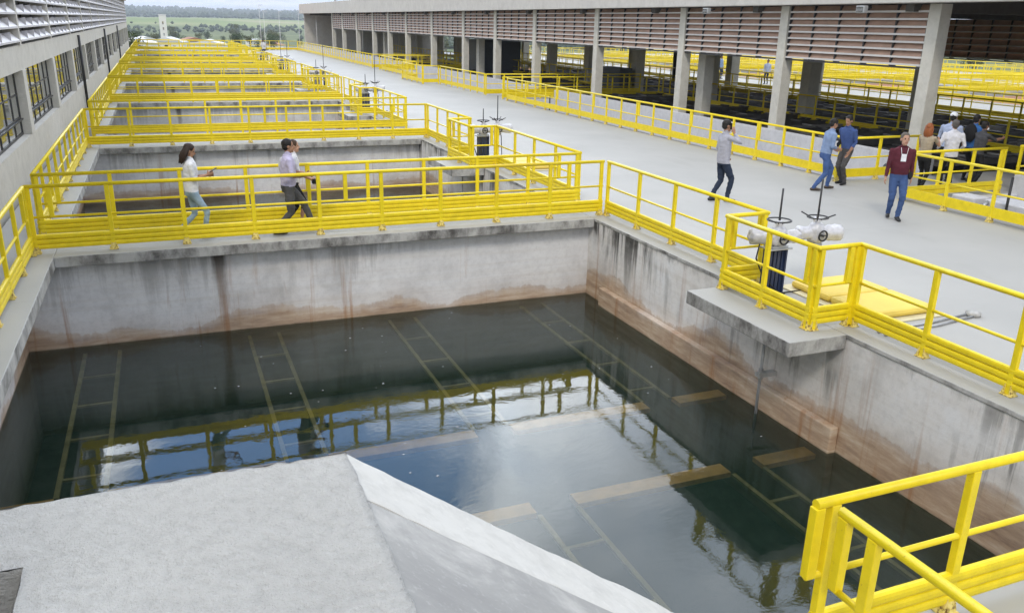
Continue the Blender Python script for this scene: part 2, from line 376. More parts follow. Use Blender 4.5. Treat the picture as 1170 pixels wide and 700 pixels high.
# ------------------------------------------------------------------ layout numbers
WL = -1.65                                              # water level
TANKS = [(3.48, 14.75), (16.45, 27.35), (30.48, 41.75), (43.45, 54.35), (57.48, 68.75), (70.45, 81.35), (84.48, 95.75), (97.45, 108.35)]
ORD = ['nearest', 'second', 'third', 'fourth', 'fifth', 'sixth', 'seventh', 'eighth']
X0, X1 = -1.89, 7.87                                    # slab edge left, deck edge right
XL = -2.5                                               # left basin wall face
XD = 16.4                                               # right end of the deck
XC = 19.65                                              # column line of the right-hand hall
XB = -3.05                                              # wall of the left-hand building

# ------------------------------------------------------------------ ground, deck, walkways
def terrain_h(x, y):
    d = math.hypot(x, y)
    if -60 < x < 110 and -40 < y < 128: return -3.5
    pts = [(0, -3.5), (110, -3.5), (150, -3.0), (260, -6), (480, -11), (900, -13), (1300, -9), (2000, -1), (2600, 9), (3300, 22), (3800, 33), (4300, 28), (9000, 0)]
    for (a, ha), (b, hb) in zip(pts, pts[1:]):
        if d <= b:
            t = max(0, (d - a) / (b - a)); t = t * t * (3 - 2 * t); h = ha + (hb - ha) * t; break
    else: h = 0
    f = min(1, max(0, (d - 300) / 1200))
    return h + f * (noise.noise(V((x * .0009, y * .0009, 2))) * 9 + noise.noise(V((x * .004, y * .004, 7))) * 2.5)
def terrain():
    mb = MB(); na = 130
    rings = [0] + [40 * (1.065 ** i) for i in range(0, 88)]
    ring0 = len(mb.v)
    for r in rings:
        for k in range(na):
            a = 2 * math.pi * k / na; x, y = r * math.sin(a), r * math.cos(a)
            mb.v.append((x, y, terrain_h(x, y)))
    for i in range(len(rings) - 1):
        for k in range(na):
            k2 = (k + 1) % na
            mb.f.append([i * na + k, i * na + k2, (i + 1) * na + k2, (i + 1) * na + k]); mb.m.append(0); mb.sm.append(True)
    m, nt, b = node_mat('terrain_ground'); p = pos(nt)
    ln = nt.nodes.new('ShaderNodeVectorMath'); ln.operation = 'LENGTH'; nt.links.new(p, ln.inputs[0]); d = ln.outputs['Value']
    n1 = noise_(nt, p, .0035, 4, .55); n2 = noise_(nt, p, .03, 6, .7); n3 = noise_(nt, p, .15, 4, .6)
    c = ramp(nt, n2, [(.35, (.075, .10, .04)), (.65, (.16, .185, .075))])
    earth = ramp(nt, n3, [(.3, (.30, .15, .08)), (.7, (.40, .235, .15))])
    fld = ramp(nt, n1, [(.3, (.13, .19, .05)), (.5, (.19, .24, .075)), (.7, (.36, .32, .20))])
    dd = math_(nt, 'MULTIPLY', d, 1 / 4000)
    c = mixc(nt, ramp(nt, dd, [(.30, (0, 0, 0)), (.34, (1, 1, 1)), (.52, (1, 1, 1)), (.55, (0, 0, 0))]), c, fld)
    c = mixc(nt, ramp(nt, dd, [(.046, (1, 1, 1)), (.060, (0, 0, 0))]), c, earth)
    c = mixc(nt, ramp(nt, math_(nt, 'ADD', dd, math_(nt, 'MULTIPLY', n2, .06)), [(.55, (0, 0, 0)), (.58, (1, 1, 1))]), c, (.03, .045, .026))
    nt.links.new(c, b.inputs['Base Color']); b.inputs['Roughness'].default_value = .95; b.inputs['Specular IOR Level'].default_value = .1
    struct(mb.build('ground', m, recalc=False))
terrain()

def slab(name, x0, x1, y0, y1, t=.18):
    mb = MB(); mb.box(x0, x1, y0, y1, -t, 0)
    me = mb.mesh(name, [M['deck'], M['edge']], bevel=.012)
    for p in me.polygons: p.material_index = 0 if p.normal.z > .5 else 1
    return struct(link(name, me))
slab('walkway', X0, X1, -.3, TANKS[0][0])
slab('walkway', -2.95, X0 - .001, -20, 112.2, .2)
for (a0, a1), (b0, b1) in zip(TANKS, TANKS[1:]): slab('walkway', X0, X1 - .002, a1, b0)
slab('walkway', X0, X1 - .002, TANKS[-1][1], 112.2)
# the broad deck: thin painted sheet on the right basin wall, over its whole length
mb = MB(); mb.box(X1, XD, -20, 112.2, -.06, 0); mb.box(XD, 27, 14.35, 16.95, -.06, 0); mb.box(XD, 27, 41.35, 43.95, -.06, 0); mb.box(XD, 27, 68.35, 70.95, -.06, 0)
me = mb.mesh('deck', [M['deck'], M['edge']], bevel=.01)
for p in me.polygons: p.material_index = 0 if p.normal.z > .5 else 1
struct(link('deck', me))

# ------------------------------------------------------------------ tanks
PLAT = []
for k in range(4):
    b = 27 * k; PLAT += [(7.7 + b, 10.0 + b), (21.2 + b, 23.5 + b)]
def tank_water(i):
    y0, y1 = TANKS[i]; mb = MB()
    mb.add([(XL, y0 - .25, WL), (X1 + .015, y0 - .25, WL), (X1 + .015, y1 + .25, WL), (XL, y1 + .25, WL)], [(0, 1, 2, 3)])
    struct(mb.build('water', M['water'], recalc=False))
def tank(i):
    y0, y1 = TANKS[i]
    t = thing('concrete_tank', f'{ORD[i]} open concrete water tank from the camera, with stained grey walls', 'tank', group='open tanks in a row')
    def wall(n, *b, m='tank', bev=0):
        w = MB()
        for q in ([b] if len(b) == 6 else b): w.box(*q)
        return w.build(n, M[m], t, bevel=bev)
    wall('far_wall', XL - .4, X1 + .014, y1 + .25, y1 + .6, -3.2, -.182)
    wall('near_wall', XL - .4, X1 + .014, y0 - .6, y0 - .25, -3.2, -.182)
    wall('side_wall', XL - .4, XL, y0 - .248, y1 + .248, -3.2, -.205)
    wall('side_wall', X1 + .015, X1 + .4, y0 - .6, y1 + .6, -3.2, -.062, m='tank_side')
    ly0, ly1 = ((7.6, 14.2) if i % 2 == 0 else (16.9, 23.6)); b = 27 * (i // 2)
    wall('wall_ledge', X1 - .12, X1 + .014, ly0 + b, ly1 + b, -3.19, -1.28, bev=.02, m='tank_side')
    wall('tank_floor', XL - .4, X1 + .4, y0 - .6, y1 + .6, -3.3, -3.2, m='silt')
    w = MB(); w.box(6.95, X1 - .003, PLAT[i][0], PLAT[i][1], -.2, 0)
    me = w.mesh('valve_platform', [M['deck'], M['edge']], bevel=.012)
    for p in me.polygons: p.material_index = 0 if p.normal.z > .5 else 1
    link('valve_platform', me, t)
    tank_water(i)
for i in range(8): tank(i)

# gate rod under the nearest platforms
def gate_rod(y, label):
    t = thing('gate_rod', label, 'rod', (7.62, y, -.2), group='gate rods below the platforms')
    mb = MB(); mb.tube([(0, 0, 0), (0, 0, -1.75)], .022, 8); mb.build('rod', M['galv'], t)
    mb = MB(); mb.box(-.06, .245, -.05, .05, -.86, -.80); mb.tube([(0, 0, -.9), (0, 0, -.74)], .036, 10); mb.build('guide_bracket', M['edge'], t)
gate_rod(8.95, 'thin steel rod with bracket running down the wall under the nearest valve platform')
gate_rod(22.3, 'thin steel rod with bracket under the valve platform of the second tank')

# submerged frames and beams of the nearest tank
FR = [(-1.67, -1.13), (1.02, 1.54), (3.62, 4.13), (6.38, 6.87)]
FN = ['leftmost', 'second from left', 'third from left', 'rightmost']
def frame(xa, xb, ya, yb, label):
    t = thing('submerged_frame', label, 'frame', ((xa + xb) / 2, ya, -1.77), group='ladder frames under the water')
    h = (xb - xa) / 2
    for s in (-1, 1):
        mb = MB(); mb.box(s * h - .03, s * h + .03, 0, yb - ya, -.04, 0); mb.build('rail', M['timber'], t)
    y = .45
    while y < yb - ya - .1:
        mb = MB(); mb.box(-h + .031, h - .031, y - .024, y + .024, -.035, -.005); mb.build('rung', M['timber'], t); y += 1.12
for (xa, xb), nme in zip(FR, FN):
    frame(xa, xb, 10.08, 14.98, f'{nme} of the sunken ladder frames running to the far tank wall')
    frame(xa, xb, 3.25, 7.77, f'{nme} of the sunken ladder frames between the tan beams and the camera')
cuts = [XL + .02] + [c for f in FR for c in f] + [X1 - .10]
for yb, side in ((9.94, 'farther'), (7.92, 'nearer')):
    for k in range(0, len(cuts) - 1, 2):
        mb = MB(); mb.box(cuts[k] + .02, cuts[k + 1] - .02, yb - .12, yb + .12, -1.83, -1.76)
        where = ['leftmost', 'second from left', 'third from left', 'fourth from left', 'rightmost'][k // 2]
        tag(mb.build('sunken_beam', M['tan']), f'{where} tan beam in the {side} row of beams under the water', 'beam', 'tan beams under the water')

# floating leaf flecks
fl = MB()
for k in range(60):
    x = random.uniform(0, 7.4); y = random.uniform(8, 14.7); s = random.uniform(.008, .022); a = random.uniform(0, 6)
    p = [(x + s * math.cos(a + q), y + s * .6 * math.sin(a + q), WL + .006) for q in (0, 1.6, 3.1, 4.7)]
    fl.add(p, [(0, 1, 2, 3)])
tag(fl.build('floating_litter', M['louver_lip'], recalc=False), 'pale specks of litter floating on the nearest tank', 'litter', None, 'stuff')

# ------------------------------------------------------------------ foreground stair landing with sloping flight
ZT = 2.01
t = thing('concrete_stair', 'rough concrete stair landing with a smooth sloping side close to the camera', 'stair')
def landing():
    bm = bmesh.new(); st = .045; nx, ny = 70, 96; g = {}
    xs_ = [-2.6 + (3.15) * q / nx for q in range(nx + 1)]; ys_ = [-1.2 + 4.32 * q / ny for q in range(ny + 1)]
    def hole(x, y): return x < -.585 and y < 2.73
    def vert(i, j):
        if (i, j) not in g: g[i, j] = bm.verts.new((xs_[i], ys_[j], ZT))
        return g[i, j]
    for i in range(nx):
        for j in range(ny):
            if hole((xs_[i] + xs_[i + 1]) / 2, (ys_[j] + ys_[j + 1]) / 2): continue
            bm.faces.new([vert(i, j), vert(i + 1, j), vert(i + 1, j + 1), vert(i, j + 1)])
    rim = [v for v in bm.verts if v.is_boundary]
    top = list(bm.verts)
    ed = [e for e in bm.edges if e.is_boundary]
    prev = ed
    for dz in (-.012, -.03, -.1, -1.86):
        r = bmesh.ops.extrude_edge_only(bm, edges=prev); nv = [q for q in r['geom'] if isinstance(q, bmesh.types.BMVert)]
        for v in nv: v.co.z += dz
        prev = [q for q in r['geom'] if isinstance(q, bmesh.types.BMEdge)]
    rs = set(rim)
    for v in top:
        p = v.co
        p.z += noise.noise(p * 3) * .006 + noise.noise(p * 13) * .005 + noise.noise(p * 34) * .0035
        if v in rs and not (p.x > .5 and p.y < 3.1): p.z -= .012 + .006 * noise.noise(p * 22)
    for v in bm.verts:
        if v.co.z < ZT - .2: continue
        d = noise.noise(V((v.co.x * 10, v.co.y * 10, 4))) * .012
        if abs(v.co.y - 3.12) < .03: v.co.y += d
        if abs(v.co.x - .55) < .03: v.co.x += .002 + abs(d) * .9
    bmesh.ops.recalc_face_normals(bm, faces=bm.faces)
    for f in bm.faces: f.smooth = f.calc_center_median().z > ZT - .05
    me = bpy.data.meshes.new('landing'); bm.to_mesh(me); bm.free(); me.materials.append(M['slab']); return me
link('landing', landing(), t)
mb = MB(); mb.box(-2.6, -.59, -1.2, 2.715, .003, ZT - .75); mb.build('recess_floor', M['edge'], t)
k = .75; xb_ = 3.22
def zs(x): return ZT - k * (x - .54)
mb = MB(); mb.prism([(.553, .003), (xb_ + .02, .003), (xb_ + .02, zs(xb_)), (.553, zs(.553) - .004)], 2.735, 3.12, 'Y')
me = mb.mesh('curb', M['curb'], bevel=.022); bm = bmesh.new(); bm.from_mesh(me)
bmesh.ops.bisect_plane(bm, geom=bm.verts[:] + bm.edges[:] + bm.faces[:], plane_co=(1, 0, 0), plane_no=(1, 0, 0))
for q in range(60): bmesh.ops.bisect_plane(bm, geom=bm.verts[:] + bm.edges[:] + bm.faces[:], plane_co=(.58 + q * .044, 0, 0), plane_no=(1, 0, 0))
for q in range(8): bmesh.ops.bisect_plane(bm, geom=bm.verts[:] + bm.edges[:] + bm.faces[:], plane_co=(0, 2.78 + q * .04, 0), plane_no=(0, 1, 0))
for v in bm.verts: v.co += V((0, noise.noise(v.co * 5), noise.noise(v.co * 7 + V((3, 3, 3))))) * .009 + V((0, noise.noise(v.co * 25), noise.noise(v.co * 21))) * .003
for f in bm.faces: f.smooth = True
bm.to_mesh(me); bm.free(); link('curb', me, t)
mb = MB(); mb.prism([(.553, .003), (xb_, .003), (xb_, max(.02, zs(xb_) - .014)), (.553, zs(.553) - .004)], -1.2, 2.732, 'Y'); mb.build('flight', M['ramp'], t)

# ------------------------------------------------------------------ railings
H = 1.1
def post_mesh(w=.068, d=.056):
    mb = MB(); mb.box(-w / 2, w / 2, -d / 2, d / 2, .004, H - .02); return mb.mesh('post', M['yellow'], bevel=.006)
def foot_mesh():
    mb = MB(); mb.box(-.07, .07, -.06, .06, .003, .014)
    for s in (-1, 1): mb.prism([(s * .031, .014), (s * .068, .014), (s * .034, .13), (s * .031, .13)], -.04, .04, 'Y')
    mb.prism([(-.031, .014), (-.055, .014), (-.031, .11)], -.03, .03, 'X')
    return mb.mesh('foot', M['foot'])
def splice_mesh():
    mb = MB(); mb.box(-.035, .035, -.03, .03, .60, H - .02); return mb.mesh('splice_plate', M['yellow'], bevel=.005)
POST, FOOT, SPL = post_mesh(), foot_mesh(), splice_mesh()
SLIM = post_mesh(.045, .045)
# toe board: three rounded ribs, (offset, z)
def toe_profile(z0=.075, h=.245, n=3):
    out = []; rb = h / n
    for i in range(n):
        for a in (0, 35, 70, 110, 145, 180):
            out.append((.004 + .027 * max(0, math.sin(R(a))) ** .6, z0 + rb * i + rb * (1 - math.cos(R(a))) / 2))
    return [(-.002, z0)] + out + [(-.002, z0 + h)] + [(-u - .004, z) for u, z in out[::-1]]
TOE = toe_profile()
TOE2 = [(-.02, .10), (.05, .10), (.055, .19), (.03, .20), (.03, .215), (.055, .225), (.05, .31), (-.02, .31)]
def sweep(mb, a, b, prof, side):
    a = V((*a, 0)); b = V((*b, 0)); d = (b - a).normalized(); nrm = V((d.y, -d.x, 0)) * side
    n = len(prof); vs = [p + nrm * u + V((0, 0, z)) for p in (a, b) for u, z in prof]
    mb.add(vs, [list(range(n)), list(range(2 * n - 1, n - 1, -1))] + [(i, (i + 1) % n, (i + 1) % n + n, i + n) for i in range(n)])
def railing(label, pts, side=1, spacing=1.125, feet=False, offs=.05, splices=(), prof=None, group='yellow railings', ends=True, slim=False, top_r=.032, skip_toe=(), toe_gap=.0):
    t = thing('yellow_railing', label, 'railing', (*pts[0], 0), group=group)
    o = V((*pts[0], 0)); P = [V((*p, 0)) - o for p in pts]
    mb = MB(); mb.tube([p + V((0, 0, H)) for p in P], top_r, 10) if len(P) == 2 else None
    if len(P) > 2:
        for a, b in zip(P, P[1:]):
            mb.tube([a + V((0, 0, H)), b + V((0, 0, H))], top_r, 10)
        for a in P[1:-1]: mb.ell(a + V((0, 0, H)), top_r * 1.02, top_r * 1.02, top_r * 1.02, 10, 6)
    mb.build('top_rail', M['yellow'], t)
    mb = MB()
    for a, b in zip(P, P[1:]): mb.tube([a + V((0, 0, .60)), b + V((0, 0, .60))], top_r * .66, 8)
    mb.build('mid_rail', M['yellow'], t)
    mb = MB()
    for i, (a, b) in enumerate(zip(P, P[1:])):
        if i in skip_toe: continue
        d = (b - a).normalized()
        sweep(mb, (a + d * toe_gap).xy, (b - d * toe_gap).xy, prof or TOE, side)
    if mb.v: mb.build('toe_board', M['yellow_toe'], t)
    for i, (a, b) in enumerate(zip(P, P[1:])):
        L = (b - a).length; d = (b - a).normalized(); rz = math.atan2(d.y, d.x)
        m = max(1, round((L - 2 * offs) / spacing)) if L > .5 else 1
        qs = [offs + (L - 2 * offs) * k / m for k in range(m + 1)]
        for q in qs:
            po = link('post', SLIM if slim else POST, t, a + d * q - V((d.y, -d.x, 0)) * side * .035 * 0, rz)
            if feet: link('foot', FOOT, po)
        if len(P) > 2 and L > .5 and feet:
            link('splice_plate', SPL, t, a + d * (offs - .0 + .105), rz)
    for s in splices:
        i, q = s; a, b = P[i], P[i + 1]; d = (b - a).normalized(); rz = math.atan2(d.y, d.x)
        link('splice_plate', SPL, t, a + d * q, rz)
    return t
def tank_rails(i):
    y0, y1 = TANKS[i]; p0, p1 = PLAT[i]; n = ORD[i]; near = i < 2; base = dict(feet=near)
    xr, xl, xp = 8.18, -2.2, 7.5
    ry0, ry1 = y0 - .28, y1 + .30
    g = 'railings round the tanks'
    railing(f'yellow railing across the far end of the {n} tank from the camera', [(xl, ry1), (xr, ry1)], 1, splices=[(0, .35), (0, 5.1), (0, 9.6)], group=g, **base)
    railing(f'yellow railing along the building side of the {n} tank from the camera', [(xl, max(ry0, 1.2)), (xl, ry1 - .06)], 1, group=g, splices=[(0, ry1 - ry0 - .35)], **base)
    pts = [(xr, ry0 + .06), (xr, p0 + .3), (xp, p0 + .3), (xp, p1 - .05), (xr + .06, p1 - .05), (xr + .06, ry1 - .06)]
    if i % 2: pts = [(xr + .06, ry0 + .06), (xr + .06, p0 + .05), (xp, p0 + .05), (xp, p1 - .3), (xr, p1 - .3), (xr, ry1 - .06)]
    railing(f'yellow railing stepping round the valve platform of the {n} tank from the camera', pts, -1, group=g, **base)
    if i: railing(f'yellow railing across the near end of the {n} tank from the camera', [(xl, ry0), (xr, ry0)], -1, splices=[(0, .35), (0, 4.6), (0, 9.9)], group=g, **base)
for i in range(8): tank_rails(i)
# the two short railings at the foot of the stair, close to the camera
railing('yellow railing close to the camera running from the stair foot over the near tank edge', [(3.27, 3.23), (8.1, 3.23)], -1, 1.12, True, .14, [(0, 0.02)], None, 'railings at the stair foot', toe_gap=.1)
railing('yellow railing close to the camera running back beside the stair foot', [(3.36, 3.12), (3.36, -.6)], -1, 1.12, True, .26, [(0, 0.04)], None, 'railings at the stair foot', toe_gap=.2)
railing('yellow railing closing the far end of the broad deck before the red earth', [(8.4, 112), (XD, 112)], 1, group='railings along the deck')
railing('yellow railing behind the eighth tank at the very end of the plant', [(-2.2, 111.6), (8.2, 111.6)], 1, group='railings along the deck')

# right edge of the broad deck
gd = 'railings along the deck'
kw = dict(side=1, prof=TOE2, group=gd, spacing=1.16)
railing('long yellow railing along the deck edge behind the man on the phone', [(16.25, 16.95), (16.25, 40.6)], splices=[(0, 3.5), (0, 7.05), (0, 10.5), (0, 14.1), (0, 17.6), (0, 21.0)], feet=True, **kw)
railing('yellow railing round the pipe pit at the right edge beside the maroon shirted man', [(18.9, 14.42), (15.7, 14.42), (15.7, 6.2)], feet=True, side=-1, prof=TOE2, group=gd, spacing=1.16)
railing('short yellow railing beside the two men in blue shirts at the hall entrance', [(15.95, 16.85), (18.7, 16.85)], feet=True, side=-1, prof=TOE2, group=gd, spacing=1.16)
railing('inner yellow railing at the far right standing in front of the slate grey cabinet', [(19.6, 14.6), (23.6, 14.6)], side=1, group=gd)
for b, nm in ((27, 'second'), (54, 'third')):
    railing(f'yellow railing on the near side of the {nm} entrance into the hall', [(16.3, 14.42 + b), (26, 14.42 + b)], side=-1, group=gd)
    railing(f'yellow railing on the far side of the {nm} entrance into the hall', [(16.3, 16.95 + b), (26, 16.95 + b)], side=1, group=gd)
railing('yellow railing along the deck edge just beyond the second hall entrance', [(16.4, 44.3), (16.4, 52.4)], **kw)
railing('yellow railing jutting onto the deck in front of the middle of the hall', [(16.4, 52.6), (15.3, 52.6), (15.3, 57.6), (16.4, 57.6)], side=1, prof=TOE2, group=gd, spacing=1.16)
railing('yellow railing along the deck edge at the far half of the hall', [(16.4, 57.8), (16.4, 67.8)], **kw)
railing('yellow railing along the deck edge at the far end of the hall', [(16.4, 71.2), (16.4, 112)], **kw)

# ------------------------------------------------------------------ pipe gallery between deck and hall
mb = MB()
for y0, y1 in ((-20, 14.35), (16.95, 41.35), (43.95, 68.35), (70.95, 126)):
    mb.box(XC - .42, XC - .18, y0 + .01, y1 - .01, -1.6, .45); mb.box(XD + .01, XC - .43, y0 + .01, y1 - .01, -1.7, -1.6)
    mb.box(XD - .3, XD, y0 + .01, y1 - .01, -1.7, -.062)
    for yy in (y0 + .01, y1 - .21): mb.box(XD + .01, XC - .43, yy, yy + .2, -1.59, -.003)
tag(mb.build('gallery_wall', M['gallery'], bevel=.01), 'long low pale concrete wall under the hall columns behind the deck railing', 'wall')
def pump_block():
    t = thing('pump_block', 'pale concrete pump block with black valve spindles inside the right railing', 'pump', (17.4, 12.3, -.35))
    mb = MB(); mb.box(-.5, .4, -1.5, .9, -1.24, .55); mb.build('block', M['gallery'], t, bevel=.03)
    mb = MB(); mb.box(-.7, -.2, 1.0, 1.6, -1.24, .55); mb.build('small_block', M['gallery'], t, bevel=.03)
    for yy, h in ((.25, 1.15), (-.6, 1.1)):
        mb = MB(); mb.tube([(-.6, yy, -.3), (-.6, yy, h)], .03, 10); mb.lathe([(.0, .2), (.11, .2), (.12, .25), (.11, .3), (0, .3)], (-.6, yy, 0), 14); mb.tube([(-.78, yy, .25), (-.42, yy, .25)], .035, 8); mb.build('valve_spindle', M['black'], t)
    mb = MB(); mb.tube([(-.62, .8, -.6), (-.62, .8, .42), (-.5, .8, .5)], .04, 10); mb.build('pipe', M['galv'], t)
pump_block()
def spindle(y, label):
    t = thing('valve_spindle', label, 'valve', (17.6, y, -1.6), group='valve spindles in the pipe gallery')
    mb = MB(); mb.tube([(0, 0, 0), (0, 0, 2.0)], .035, 8); mb.build('stem', M['black'], t)
    mb = MB(); mb.torus((0, 0, 1.45), .13, .022); mb.tube([(-.13, 0, 1.45), (.13, 0, 1.45)], .018, 6); mb.build('handwheel', M['black'], t)
spindle(38.3, 'black valve spindle with handwheel behind the left end of the long deck railing')
mb = MB(); mb.tube([(0, 0, 0), (0, -.3, 0)], .1, 14); mb.tube([(0, -.3, 0), (0, -.32, 0)], .12, 14)
tag(mb.build('pipe_stub', M['dark'], None, (18.2, 17.4, .2)), 'dark round pipe stub behind the short entrance railing', 'pipe')

# ------------------------------------------------------------------ right-hand hall
hall = thing('filter_hall', 'long open sided concrete hall with terracotta louvers along the right', 'building', (XC, 17.8, 0))
HX, HY = XC, 17.8
colY = []
for kk in range(4):
    for d in (0, 6.1, 12.2, 19.6): colY.append(d + 27 * kk)
colY = [y - 27 for y in (12.2, 19.6)] + colY
FARC = 107.5
mbf = MB()
mbf.box(-.85, -.45, -40, FARC, 4.46, 5.68); mbf.build('fascia', M['fascia'], hall, bevel=.02)
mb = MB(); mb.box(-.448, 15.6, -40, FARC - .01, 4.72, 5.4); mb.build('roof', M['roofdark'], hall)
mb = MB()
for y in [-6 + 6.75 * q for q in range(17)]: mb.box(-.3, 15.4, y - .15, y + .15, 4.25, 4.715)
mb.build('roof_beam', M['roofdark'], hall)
mb = MB(); mb.box(-.3, 15.2, FARC - .5, FARC - .2, -1, 4.715); mb.build('end_wall', M['beige'], hall)
mb = MB(); mb.box(4.0, 12.8, 89.5, 90.0, -1, 4.715); mb.build('cross_wall', M['beige'], hall)
for y in [q for q in colY if q < 90] + [FARC - .25]:
    if y < -7: continue
    mb = MB(); mb.box(-.18, .22, y - .2, y + .2, -1.6, 4.46); mb.box(-.145, -.181, y - .12, y + .12, .46, 4.44)
    mb.build('column', M['col'], hall, bevel=.015)
    if abs((y % 27) - 12.2) < .1:
        mb = MB(); mb.box(.9, 1.35, y - .25, y + .25, -1.6, 4.4); mb.build('column', M['col'], hall, bevel=.015)
for x in (6.6, 13.35):
    for y in [q for q in colY if -8 < q < 90] + ([3.0, 33] if x > 10 else []):
        mb = MB(); mb.box(x - .3, x + .3, y - .28, y + .28, -1.6, 4.4); mb.build('column', M['col'], hall, bevel=.02)
def louver_bank(x, ya, yb, face, z0=2.82, z1=4.44, rows=8, nv=6):
    mb = MB(); rh = (z1 - z0) / rows
    for i in range(rows):
        zb = z0 + rh * i
        a = [(x - .10 * face, zb + .012), (x - .10 * face, zb + .035), (x - .01 * face, zb + rh + .005), (x - .01 * face, zb + rh - .02)]
        mb.prism(a, ya, yb, 'Y', 0)
        mb.box(min(x - .125 * face, x - .102 * face), max(x - .125 * face, x - .102 * face), ya, yb, zb + .0, zb + .055, 1)
    o = mb.build('louver_bank', [M['louver'], M['louver_lip']], hall)
    f = MB()
    for k in range(nv + 1):
        y = ya + (yb - ya) * k / nv
        y = min(max(y, ya + .026), yb - .026)
        f.box(x - .115, x + .115, y - .022, y + .022, z0 - .03, z1 + .01)
    f.box(x - .1, x + .1, ya, yb, z0 - .075, z0 - .031)
    f.build('louver_frame', M['dark'], o)
allc = sorted([y for y in colY if y > -8])
for ya, yb in zip(allc, allc[1:]):
    if ya > 84 or ya < -.1: continue
    louver_bank(.0, ya + .22, yb - .22, 1, nv=6 if yb - ya > 6.5 else 5)
for ya, yb in zip(allc, allc[1:]): louver_bank(13.3, ya + .3, yb - .3, 1, 2.7, 4.3, 6, 6)
# floodlights on the fascia
flood = MB(); flood.box(-.16, .16, -.1, .06, -.1, .1); fm = flood.mesh('housing', M['galv'], bevel=.02)
arm = MB(); arm.bar((0, .05, 0), (0, .32, .06), .05, .05); am = arm.mesh('arm', M['dark'])
lens = MB(); lens.box(-.13, .13, -.112, -.101, -.075, .075); lm = lens.mesh('lens', M['glass'])
for j, (y, z, where) in enumerate(((19.6, 4.3, 'beside the nearest column'), (27.2, 4.3, 'above the phoning man'), (44, 5.78, 'nearest on the roof edge'), (53, 5.78, 'second on the roof edge'), (60, 5.78, 'third on the roof edge'), (72, 5.78, 'fourth on the roof edge'), (84, 5.78, 'fifth on the roof edge'), (98, 5.78, 'sixth on the roof edge'))):
    t = thing('floodlight', f'small grey floodlight on the hall, {where}', 'floodlight', (XC - .98, y, z), R(-90), 'floodlights along the hall')
    link('housing', fm, t); link('arm', am, t); link('lens', lm, t)
# inside the hall: floor with troughs, railings, cabinets
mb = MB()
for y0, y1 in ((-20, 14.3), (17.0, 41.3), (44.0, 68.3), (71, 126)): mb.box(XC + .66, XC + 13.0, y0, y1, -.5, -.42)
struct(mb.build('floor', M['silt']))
TR = []
gl = 'dark steel troughs lying in rows under the hall roof'
for v in range(3):
    mb = MB(); rnd = random.Random(v)
    mb.box(-2.9, 2.9, -.16, .16, -.05, .03); mb.box(-2.9, 2.9, -.16, -.13, .031, .12); mb.box(-2.9, 2.9, .13, .16, .031, .12)
    for q in range(4): x = -2.4 + q * 1.5 + rnd.uniform(-.2, .2); mb.box(x, x + .12, -.3, .3, .125, .17)
    TR.append(mb.mesh('trough', M['plank'] if v else M['plank2']))
y = 5.0; k = 0
while y < 66:
    if not any(a < y < b for a, b in ((14.0, 17.3), (41.0, 44.3))):
        for xx in (XC + 3.6, XC + 10):
            o = link('steel_trough', TR[[1, 2, 1, 0, 2][(k * 7) % 5]], None, (xx, y + random.uniform(-.1, .1), -.05 + random.uniform(0, .2)), random.uniform(-.05, .05))
            tag(o, 'dark steel trough lying among many others under the hall roof', 'trough', gl)
            k += 1
    y += .85
railing('dim yellow railing inside the hall along the middle columns, nearest stretch', [(25.4, 17.2), (25.4, 41)], 1, group='railings inside the hall')
railing('dim yellow railing inside the hall along the middle columns, middle stretch', [(25.4, 44.2), (25.4, 68)], 1, group='railings inside the hall')
railing('dim yellow railing inside the hall along the middle columns, far stretch', [(25.4, 71.2), (25.4, 100)], 1, group='railings inside the hall')
railing('dim yellow railing under the rear louvers of the hall', [(32.4, 5), (32.4, 80)], 1, 1.4, group='railings inside the hall')
def cabinet(x, y, w, d, h, label, z=0, sign=False):
    t = thing('control_cabinet', label, 'cabinet', (x, y, z))
    mb = MB(); mb.box(-w / 2, w / 2, -d / 2, d / 2, 0, h); mb.build('body', M['cabinet'], t, bevel=.02)
    mb = MB(); mb.box(-w / 2 - .02, -w / 2 - .004, -d / 2 + .05, d / 2 - .05, .1, h - .08); mb.build('door', M['cabinet'], t, bevel=.005)
    mb = MB(); mb.box(-w / 2 - .05, -w / 2 - .022, d / 2 - .14, d / 2 - .1, h * .45, h * .6); mb.build('handle', M['galv'], t)
cabinet(20.9, 14.0, .8, .5, 2.0, 'slate grey control cabinet at the right end of the hall entrance')
cabinet(25.2, 45.6, .8, 2.6, 1.5, 'dark control cabinet with pale panel between the hall columns', -.1)
cabinet(24.5, 64, 3, 3.5, 2.9, 'large dark equipment cabinet deep under the far half of the hall', -.4)

# yellow railings of the next tank row beyond the hall
OR2 = ["nearest", "second", "third", "fourth", "fifth", "sixth", "seventh", "eighth", "ninth", "tenth", "eleventh", "twelfth", "thirteenth", "farthest"]
for q, y in enumerate((8, 15, 16, 27.5, 30, 42, 43, 54.5, 57, 69, 70, 81.5, 84, 96)):
    railing(f'yellow railing across the tanks behind the hall, {OR2[q]} from the camera', [(44.4, y), (78, y)], 1, 1.15, group='railings beyond the hall', slim=True)
for q, x in enumerate((36.2, 44.2, 55.2, 56.6, 66.8, 77.5)):
    railing(f'long yellow railing lengthwise behind the hall, {OR2[q]} from the rear columns', [(x, 8), (x, 104)], 1, 1.15, group='railings beyond the hall', slim=True)
mb = MB(); mb.box(33.3, 44.6, -10, 112, -.3, -.02); mb.box(55, 80, -10, 112, -.3, -.02)
for y0, y1 in ((-10, 3), (15, 16.2), (27.4, 30.1), (42, 43.2), (54.4, 57.1), (69, 70.2), (81.4, 84.1), (96, 97.2), (108, 112)): mb.box(44.601, 54.999, y0, y1, -.3, -.025)
